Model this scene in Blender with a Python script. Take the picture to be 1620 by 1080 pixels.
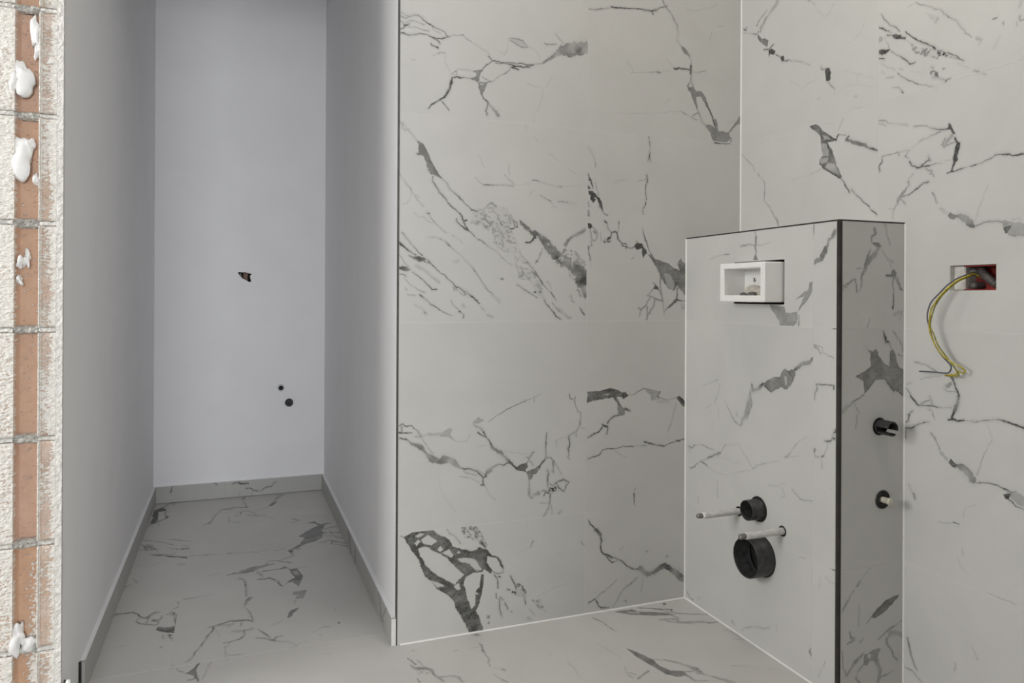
import bpy, math, random
import numpy as np
from mathutils import Vector, Matrix
from mathutils.geometry import tessellate_polygon

for o in list(bpy.data.objects):
    bpy.data.objects.remove(o)
scene = bpy.context.scene
COL = scene.collection

# ------------------------------------------------------------------ camera
# metres; X runs along the tiled back wall, Y away from the camera, Z up
CAM_F, CAM_CY, CAM_YAW, CAM_ROLL = 1159.7, 466.95, 0.36177, 0.005
cam_data = bpy.data.cameras.new('camera')
cam_data.sensor_width = 36.0
cam_data.lens = CAM_F * 36.0 / 1620.0
cam_data.shift_y = (CAM_CY - 540.0) / 1620.0
cam_data.clip_start = 0.05
cam = bpy.data.objects.new('camera', cam_data)
COL.objects.link(cam)
cs, sn = math.cos(CAM_YAW), math.sin(CAM_YAW)
fwd, rgt, upv = Vector((sn, cs, 0)), Vector((cs, -sn, 0)), Vector((0, 0, 1))
cr, sr = math.cos(CAM_ROLL), math.sin(CAM_ROLL)
cam_x, cam_y = rgt * cr + upv * sr, upv * cr - rgt * sr
M = Matrix.Identity(4)
for i in range(3):
    M[i][0], M[i][1], M[i][2] = cam_x[i], cam_y[i], -fwd[i]
M.translation = Vector((-0.43303, -2.06493, 0.99751))
cam.matrix_world = M
scene.camera = cam

# ------------------------------------------------------------------ light
vs = scene.view_settings
vs.view_transform = 'Standard'
vs.look = 'None'
vs.gamma = 1.0
vs.use_curve_mapping = False
vs.exposure = 0.0

world = bpy.data.worlds.new('overcast_sky')
scene.world = world
world.use_nodes = True
bg = world.node_tree.nodes['Background']
bg.inputs['Color'].default_value = (0.86, 0.92, 1.0, 1)
bg.inputs['Strength'].default_value = 1.0


def area_light(name, loc, rot, sx, sy, power, color):
    ld = bpy.data.lights.new(name, 'AREA')
    ld.shape = 'RECTANGLE'
    ld.size, ld.size_y, ld.energy, ld.color = sx, sy, power, color
    lo = bpy.data.objects.new(name, ld)
    lo.location, lo.rotation_euler = loc, rot
    COL.objects.link(lo)
    return lo


# daylight entering through the two window openings of the room
area_light('daylight_side_window', (-3.45, -1.125, 1.80), (0, math.radians(-90), 0), 1.35, 1.5, 82, (1.0, 0.985, 0.95))
area_light('daylight_rear_window', (-0.75, -6.45, 1.5), (math.radians(90), 0, 0), 2.0, 1.7, 215, (0.97, 0.985, 1.0))

# the bathroom's own ceiling lamp, above the picture
area_light('ceiling_lamp_light', (0.60, -1.0, 2.60), (0, 0, 0), 0.45, 0.45, 7.0, (1.0, 0.93, 0.86))

# ------------------------------------------------------------------ layout numbers
XB, XBOX, YBOX, HBOX = 1.18104, 0.96438, -0.65745, 1.18989
DN, WN = 1.79183, 0.79008
UA, VB = 0.59881, -0.57127
ZJ = [0.0, 0.31789, 0.91789, 1.51789, 2.11789, 2.65]
YBR = -0.19
DX0, DX1 = -1.15, -0.20   # opening in the added cross wall behind the camera
WY0, WY1 = -1.85, -0.40   # side window
CEIL = 2.65
TT = 0.009            # tile thickness
JD = 0.0004           # grout sits this much behind the tile face
SK = 0.0125           # skirting thickness
SKH = 0.079
XL, YF, YR = -3.2, -6.2, 1.79183

# ------------------------------------------------------------------ helpers
def link(name, me, mat=None, parent=None, loc=(0, 0, 0)):
    o = bpy.data.objects.new(name, me)
    COL.objects.link(o)
    o.location = loc
    if mat is not None and me is not None and not me.materials:
        me.materials.append(mat)
    if parent is not None:
        o.parent = parent
    return o


def tag(o, label=None, cat=None, group=None, kind=None):
    if label: o['label'] = label
    if cat: o['category'] = cat
    if group: o['group'] = group
    if kind: o['kind'] = kind
    return o


def empty(name, loc, label, cat, group=None):
    o = bpy.data.objects.new(name, None)
    o.empty_display_size = 0.02
    o.location = loc
    COL.objects.link(o)
    return tag(o, label, cat, group)


class MB:
    """collects polygons of ONE mesh"""
    def __init__(self):
        self.v, self.f, self.smooth = [], [], []

    def add(self, verts, faces, smooth=False):
        b = len(self.v)
        self.v += [tuple(p) for p in verts]
        self.f += [tuple(i + b for i in f) for f in faces]
        self.smooth += [smooth] * len(faces)
        return self

    def box(self, x0, x1, y0, y1, z0, z1, bev=0.0):
        if bev <= 0:
            vs_ = [(x, y, z) for x in (x0, x1) for y in (y0, y1) for z in (z0, z1)]
            fs = [(0, 1, 3, 2), (4, 6, 7, 5), (0, 4, 5, 1), (2, 3, 7, 6), (0, 2, 6, 4), (1, 5, 7, 3)]
            return self.add(vs_, fs)
        bm = []
        c = Vector(((x0 + x1) / 2, (y0 + y1) / 2, (z0 + z1) / 2))
        h = Vector(((x1 - x0) / 2, (y1 - y0) / 2, (z1 - z0) / 2))
        idx = {}
        for sx in (-1, 1):
            for sy in (-1, 1):
                for sz in (-1, 1):
                    s = Vector((sx, sy, sz))
                    for a in range(3):
                        d = Vector((bev, bev, bev)); d[a] = 0
                        p = c + Vector((s[i] * (h[i] - d[i]) for i in range(3)))
                        idx[(sx, sy, sz, a)] = len(bm)
                        bm.append(p)
        fs = []
        for a in range(3):
            b, e = (a + 1) % 3, (a + 2) % 3
            for s in (-1, 1):
                q = []
                for tb, te in ((-1, -1), (1, -1), (1, 1), (-1, 1)):
                    k = [0, 0, 0]; k[a] = s; k[b] = tb; k[e] = te
                    q.append(idx[(*k, a)])
                fs.append(tuple(q) if s > 0 else tuple(reversed(q)))
            for tb in (-1, 1):
                for te in (-1, 1):
                    k0 = [0, 0, 0]; k0[a] = -1; k0[b] = tb; k0[e] = te
                    k1 = list(k0); k1[a] = 1
                    q = [idx[(*k0, b)], idx[(*k1, b)], idx[(*k1, e)], idx[(*k0, e)]]
                    fs.append(tuple(q) if tb * te < 0 else tuple(reversed(q)))
        for sx in (-1, 1):
            for sy in (-1, 1):
                for sz in (-1, 1):
                    q = [idx[(sx, sy, sz, a)] for a in range(3)]
                    fs.append(tuple(q) if sx * sy * sz > 0 else tuple(reversed(q)))
        return self.add(bm, fs)

    def lathe(self, o, axis, prof, n=32, ang0=0.0, keep=None):
        """prof: list of (distance along axis, radius); keep(i, j) drops quads"""
        a = Vector(axis).normalized()
        b = a.orthogonal().normalized()
        if abs(a.z) < 0.5:
            b = (Vector((0, 0, 1)) - a * a.z).normalized()
        c = a.cross(b)
        o = Vector(o)
        vs_, fs = [], []
        for (t, r) in prof:
            for k in range(n):
                g = ang0 + 2 * math.pi * k / n
                vs_.append(o + a * t + (b * math.cos(g) + c * math.sin(g)) * r)
        for i in range(len(prof) - 1):
            for k in range(n):
                if keep and not keep(i, k): continue
                k2 = (k + 1) % n
                fs.append((i * n + k, i * n + k2, (i + 1) * n + k2, (i + 1) * n + k))
        return self.add(vs_, fs, True)

    def path(self, pts, r, n=8, cap=True):
        pts = [Vector(p) for p in pts]
        vs_, fs = [], []
        prev = None
        for i, p in enumerate(pts):
            t = (pts[min(i + 1, len(pts) - 1)] - pts[max(i - 1, 0)]).normalized()
            if prev is None:
                b = t.orthogonal().normalized()
            else:
                b = (prev - t * prev.dot(t)).normalized()
            prev = b
            c = t.cross(b)
            rr = r[i] if isinstance(r, (list, tuple)) else r
            for k in range(n):
                g = 2 * math.pi * k / n
                vs_.append(p + (b * math.cos(g) + c * math.sin(g)) * rr)
        m = len(pts)
        for i in range(m - 1):
            for k in range(n):
                k2 = (k + 1) % n
                fs.append((i * n + k, i * n + k2, (i + 1) * n + k2, (i + 1) * n + k))
        if cap:
            fs.append(tuple(reversed(range(n))))
            fs.append(tuple(range((m - 1) * n, m * n)))
        return self.add(vs_, fs, True)

    def build(self, name, mat, parent=None, origin=(0, 0, 0), bevel=0.0, label=None, merge=False):
        o_ = Vector(origin)
        me = bpy.data.meshes.new(name)
        me.from_pydata([tuple(Vector(p) - o_) for p in self.v], [], self.f)
        me.polygons.foreach_set('use_smooth', self.smooth)
        me.update()
        ob = link(name, me, mat, parent, origin if parent is None else tuple(o_ - parent.location))
        if label: ob['label'] = label
        return ob


def catmull(pts, sub=8):
    pts = [Vector(p) for p in pts]
    out = []
    for i in range(len(pts) - 1):
        p0, p1, p2, p3 = pts[max(i - 1, 0)], pts[i], pts[i + 1], pts[min(i + 2, len(pts) - 1)]
        for k in range(sub):
            t = k / sub
            out.append(0.5 * ((2 * p1) + (p2 - p0) * t + (2 * p0 - 5 * p1 + 4 * p2 - p3) * t * t + (3 * p1 - p0 - 3 * p2 + p3) * t ** 3))
    out.append(pts[-1])
    return out


_tab = {}


def vnoise(x, y, scale, seed):
    """smooth value noise 0..1"""
    if seed not in _tab:
        _tab[seed] = np.random.RandomState(seed).rand(256, 256).astype(np.float32)
    T = _tab[seed]
    x = np.asarray(x, np.float32) / scale + 1000.37
    y = np.asarray(y, np.float32) / scale + 1000.71
    xi, yi = np.floor(x).astype(np.int32), np.floor(y).astype(np.int32)
    fx, fy = x - xi, y - yi
    fx, fy = fx * fx * (3 - 2 * fx), fy * fy * (3 - 2 * fy)
    a, b = T[xi & 255, yi & 255], T[(xi + 1) & 255, yi & 255]
    c, d = T[xi & 255, (yi + 1) & 255], T[(xi + 1) & 255, (yi + 1) & 255]
    return (a * (1 - fx) + b * fx) * (1 - fy) + (c * (1 - fx) + d * fx) * fy


# ------------------------------------------------------------------ materials
def new_mat(name):
    m = bpy.data.materials.new(name)
    m.use_nodes = True
    nt = m.node_tree
    return m, nt, nt.nodes['Principled BSDF']


def node(nt, typ, **kw):
    n = nt.nodes.new(typ)
    for k, v in kw.items():
        if k.startswith('i_'):
            n.inputs[k[2:].replace('_', ' ')].default_value = v
        else:
            setattr(n, k, v)
    return n


def mix_rgb(nt, fac, a, b, mode='MIX'):
    n = nt.nodes.new('ShaderNodeMix')
    n.data_type = 'RGBA'
    n.blend_type = mode
    for sock, val in ((n.inputs[0], fac), (n.inputs[6], a), (n.inputs[7], b)):
        if hasattr(val, 'is_linked') or hasattr(val, 'node'):
            nt.links.new(val, sock)
        else:
            sock.default_value = val
    return n.outputs[2]


def ramp(nt, src, p0, p1, c0=(0, 0, 0, 1), c1=(1, 1, 1, 1)):
    r = nt.nodes.new('ShaderNodeValToRGB')
    r.color_ramp.elements[0].position, r.color_ramp.elements[1].position = p0, p1
    r.color_ramp.elements[0].color, r.color_ramp.elements[1].color = c0, c1
    nt.links.new(src, r.inputs[0])
    return r.outputs[0]


def coords(nt, kind='Object'):
    t = nt.nodes.new('ShaderNodeTexCoord')
    return t.outputs[kind]


def noise(nt, vec, scale, detail=3, rough=0.5, dist=0.0):
    n = node(nt, 'ShaderNodeTexNoise')
    n.inputs['Scale'].default_value = scale
    n.inputs['Detail'].default_value = detail
    n.inputs['Roughness'].default_value = rough
    n.inputs['Distortion'].default_value = dist
    nt.links.new(vec, n.inputs['Vector'])
    return n.outputs['Fac']


def simple(name, col, rough=0.6, metal=0.0, spec=0.5, var=0.08, scale=40.0, bump=0.0, bscale=200.0):
    """plain procedural material with slight colour variation and optional fine relief"""
    m, nt, p = new_mat(name)
    v = coords(nt)
    f = noise(nt, v, scale)
    c0 = tuple(max(0, c * (1 - var)) for c in col) + (1,)
    c1 = tuple(min(1, c * (1 + var)) for c in col) + (1,)
    nt.links.new(ramp(nt, f, 0.3, 0.7, c0, c1), p.inputs['Base Color'])
    p.inputs['Roughness'].default_value = rough
    p.inputs['Metallic'].default_value = metal
    p.inputs['Specular IOR Level'].default_value = spec
    if bump > 0:
        b = node(nt, 'ShaderNodeBump')
        b.inputs['Strength'].default_value = bump
        b.inputs['Distance'].default_value = 0.002
        nt.links.new(noise(nt, v, bscale, 4), b.inputs['Height'])
        nt.links.new(b.outputs[0], p.inputs['Normal'])
    return m


def marble(name, base, rough):
    m, nt, p = new_mat(name)
    v = coords(nt)
    oi = nt.nodes.new('ShaderNodeObjectInfo')
    add = node(nt, 'ShaderNodeVectorMath', operation='ADD')
    sc = node(nt, 'ShaderNodeVectorMath', operation='SCALE')
    sc.inputs[0].default_value = (37.0, 19.0, 53.0)
    nt.links.new(oi.outputs['Random'], sc.inputs['Scale'])
    nt.links.new(v, add.inputs[0]); nt.links.new(sc.outputs[0], add.inputs[1])
    v = add.outputs[0]
    cloud = noise(nt, v, 3.5, 5, 0.55, 0.8)
    b2 = tuple(c * 0.93 for c in base)
    basec = ramp(nt, cloud, 0.35, 0.7, base + (1,), b2 + (1,))
    # very faint wandering hairlines, far below the traced veins
    hair = noise(nt, v, 5.0, 6, 0.6, 1.2)
    hs = node(nt, 'ShaderNodeMath', operation='SUBTRACT'); hs.inputs[1].default_value = 0.5
    ha = node(nt, 'ShaderNodeMath', operation='ABSOLUTE')
    nt.links.new(hair, hs.inputs[0]); nt.links.new(hs.outputs[0], ha.inputs[0])
    hl = ramp(nt, ha.outputs[0], 0.0, 0.012, (0.035, 0.035, 0.035, 1), (0, 0, 0, 1))
    basec = mix_rgb(nt, hl, basec, (0.35, 0.35, 0.34, 1))
    at = node(nt, 'ShaderNodeAttribute', attribute_name='vein')
    fine = noise(nt, v, 260.0, 3, 0.6)
    mr = node(nt, 'ShaderNodeMapRange')
    mr.inputs[1].default_value, mr.inputs[2].default_value = 0.3, 0.7
    mr.inputs[3].default_value, mr.inputs[4].default_value = 0.86, 1.10
    nt.links.new(fine, mr.inputs[0])
    mu = node(nt, 'ShaderNodeMath', operation='MULTIPLY', use_clamp=True)
    nt.links.new(at.outputs['Fac'], mu.inputs[0]); nt.links.new(mr.outputs[0], mu.inputs[1])
    col = mix_rgb(nt, mu.outputs[0], basec, (0.035, 0.036, 0.033, 1))
    nt.links.new(col, p.inputs['Base Color'])
    p.inputs['Roughness'].default_value = rough
    p.inputs['Specular IOR Level'].default_value = 0.3
    return m


MARBLE_W = marble('marble_wall_tile', (0.60, 0.598, 0.575), 0.42)
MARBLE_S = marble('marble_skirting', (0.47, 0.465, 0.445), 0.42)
MARBLE_F = marble('marble_floor_tile', (0.605, 0.594, 0.57), 0.36)
PAINT = simple('white_wall_paint', (0.865, 0.863, 0.878), 0.85, spec=0.2, var=0.015, scale=6, bump=0.12, bscale=60)
CEILP = simple('ceiling_paint', (0.80, 0.80, 0.80), 0.9, spec=0.2, var=0.02, scale=4)
GROUT = simple('white_grout', (0.635, 0.63, 0.605), 0.8, spec=0.2, var=0.05, scale=300)
SUB = simple('tile_adhesive', (0.80, 0.79, 0.77), 0.9, spec=0.1, var=0.06, scale=60)
TRIM = simple('dark_metal_trim', (0.050, 0.046, 0.042), 0.42, metal=0.5, var=0.25, scale=25)
TRIMG = simple('grey_metal_trim', (0.085, 0.085, 0.08), 0.45, metal=0.5, var=0.25, scale=25)
BLACKP = simple('black_plastic', (0.022, 0.022, 0.022), 0.38, var=0.3, scale=90)
DARKG = simple('dark_grey_plastic', (0.036, 0.036, 0.037), 0.42, var=0.55, scale=55)
RUBBER = simple('black_rubber', (0.012, 0.012, 0.012), 0.7, var=0.2)
WHITEP = simple('white_plastic', (0.88, 0.875, 0.855), 0.32, var=0.02, scale=30)
SLEEVE = simple('pale_grey_plastic', (0.56, 0.555, 0.53), 0.5, var=0.14, scale=70)
STEEL = simple('zinc_steel', (0.30, 0.29, 0.27), 0.42, metal=0.6, var=0.25, scale=150)
CHROME = simple('chrome', (0.70, 0.70, 0.70), 0.2, metal=1.0, var=0.05)
RED = simple('red_box_plastic', (0.25, 0.024, 0.016), 0.45, var=0.2, scale=60)
PLASTER = simple('raw_plaster', (0.66, 0.645, 0.61), 0.95, spec=0.1, var=0.12, scale=90, bump=0.6, bscale=250)
DAUB = simple('white_plaster_daub', (0.78, 0.775, 0.765), 0.85, spec=0.2, var=0.05, scale=60, bump=0.3, bscale=120)
MORTAR = simple('mortar', (0.46, 0.45, 0.42), 0.95, spec=0.1, var=0.35, scale=160, bump=0.8, bscale=300)
YWIRE = simple('yellow_green_insulation', (0.46, 0.37, 0.035), 0.4, var=0.35, scale=120)
YWIRE2 = simple('olive_green_insulation', (0.26, 0.24, 0.03), 0.4, var=0.4, scale=120)
GWIRE = simple('grey_insulation', (0.10, 0.10, 0.115), 0.4, var=0.15, scale=80)
CONDUIT = simple('dark_conduit', (0.07, 0.06, 0.058), 0.5, var=0.3, scale=120)
ORANGE = simple('dusty_pipe_plastic', (0.24, 0.16, 0.12), 0.7, var=0.3, scale=80)
DUST = simple('grey_debris', (0.18, 0.17, 0.16), 0.9, var=0.5, scale=70, bump=0.7, bscale=150)
RAW = simple('raw_grey_render', (0.30, 0.295, 0.285), 0.95, spec=0.1, var=0.12, scale=8, bump=0.5, bscale=90)
SCREED = simple('plain_screed', (0.42, 0.41, 0.40), 0.9, spec=0.15, var=0.08, scale=12)


def brick_mat():
    m, nt, p = new_mat('clay_block_with_plaster')
    v = coords(nt)
    oi = nt.nodes.new('ShaderNodeObjectInfo')
    f = noise(nt, v, 22, 5, 0.6)
    clay = ramp(nt, f, 0.3, 0.72, (0.43, 0.235, 0.14, 1), (0.56, 0.36, 0.245, 1))
    hue = ramp(nt, oi.outputs['Random'], 0.0, 1.0, (0.53, 0.37, 0.30, 1), (0.55, 0.35, 0.22, 1))
    clay = mix_rgb(nt, 0.5, clay, hue)
    at = node(nt, 'ShaderNodeAttribute', attribute_name='plaster')
    pl = ramp(nt, noise(nt, v, 120, 4), 0.3, 0.7, (0.60, 0.57, 0.52, 1), (0.78, 0.76, 0.72, 1))
    nt.links.new(mix_rgb(nt, at.outputs['Fac'], clay, pl), p.inputs['Base Color'])
    p.inputs['Roughness'].default_value = 0.92
    p.inputs['Specular IOR Level'].default_value = 0.15
    return m


BRICK = brick_mat()

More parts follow.
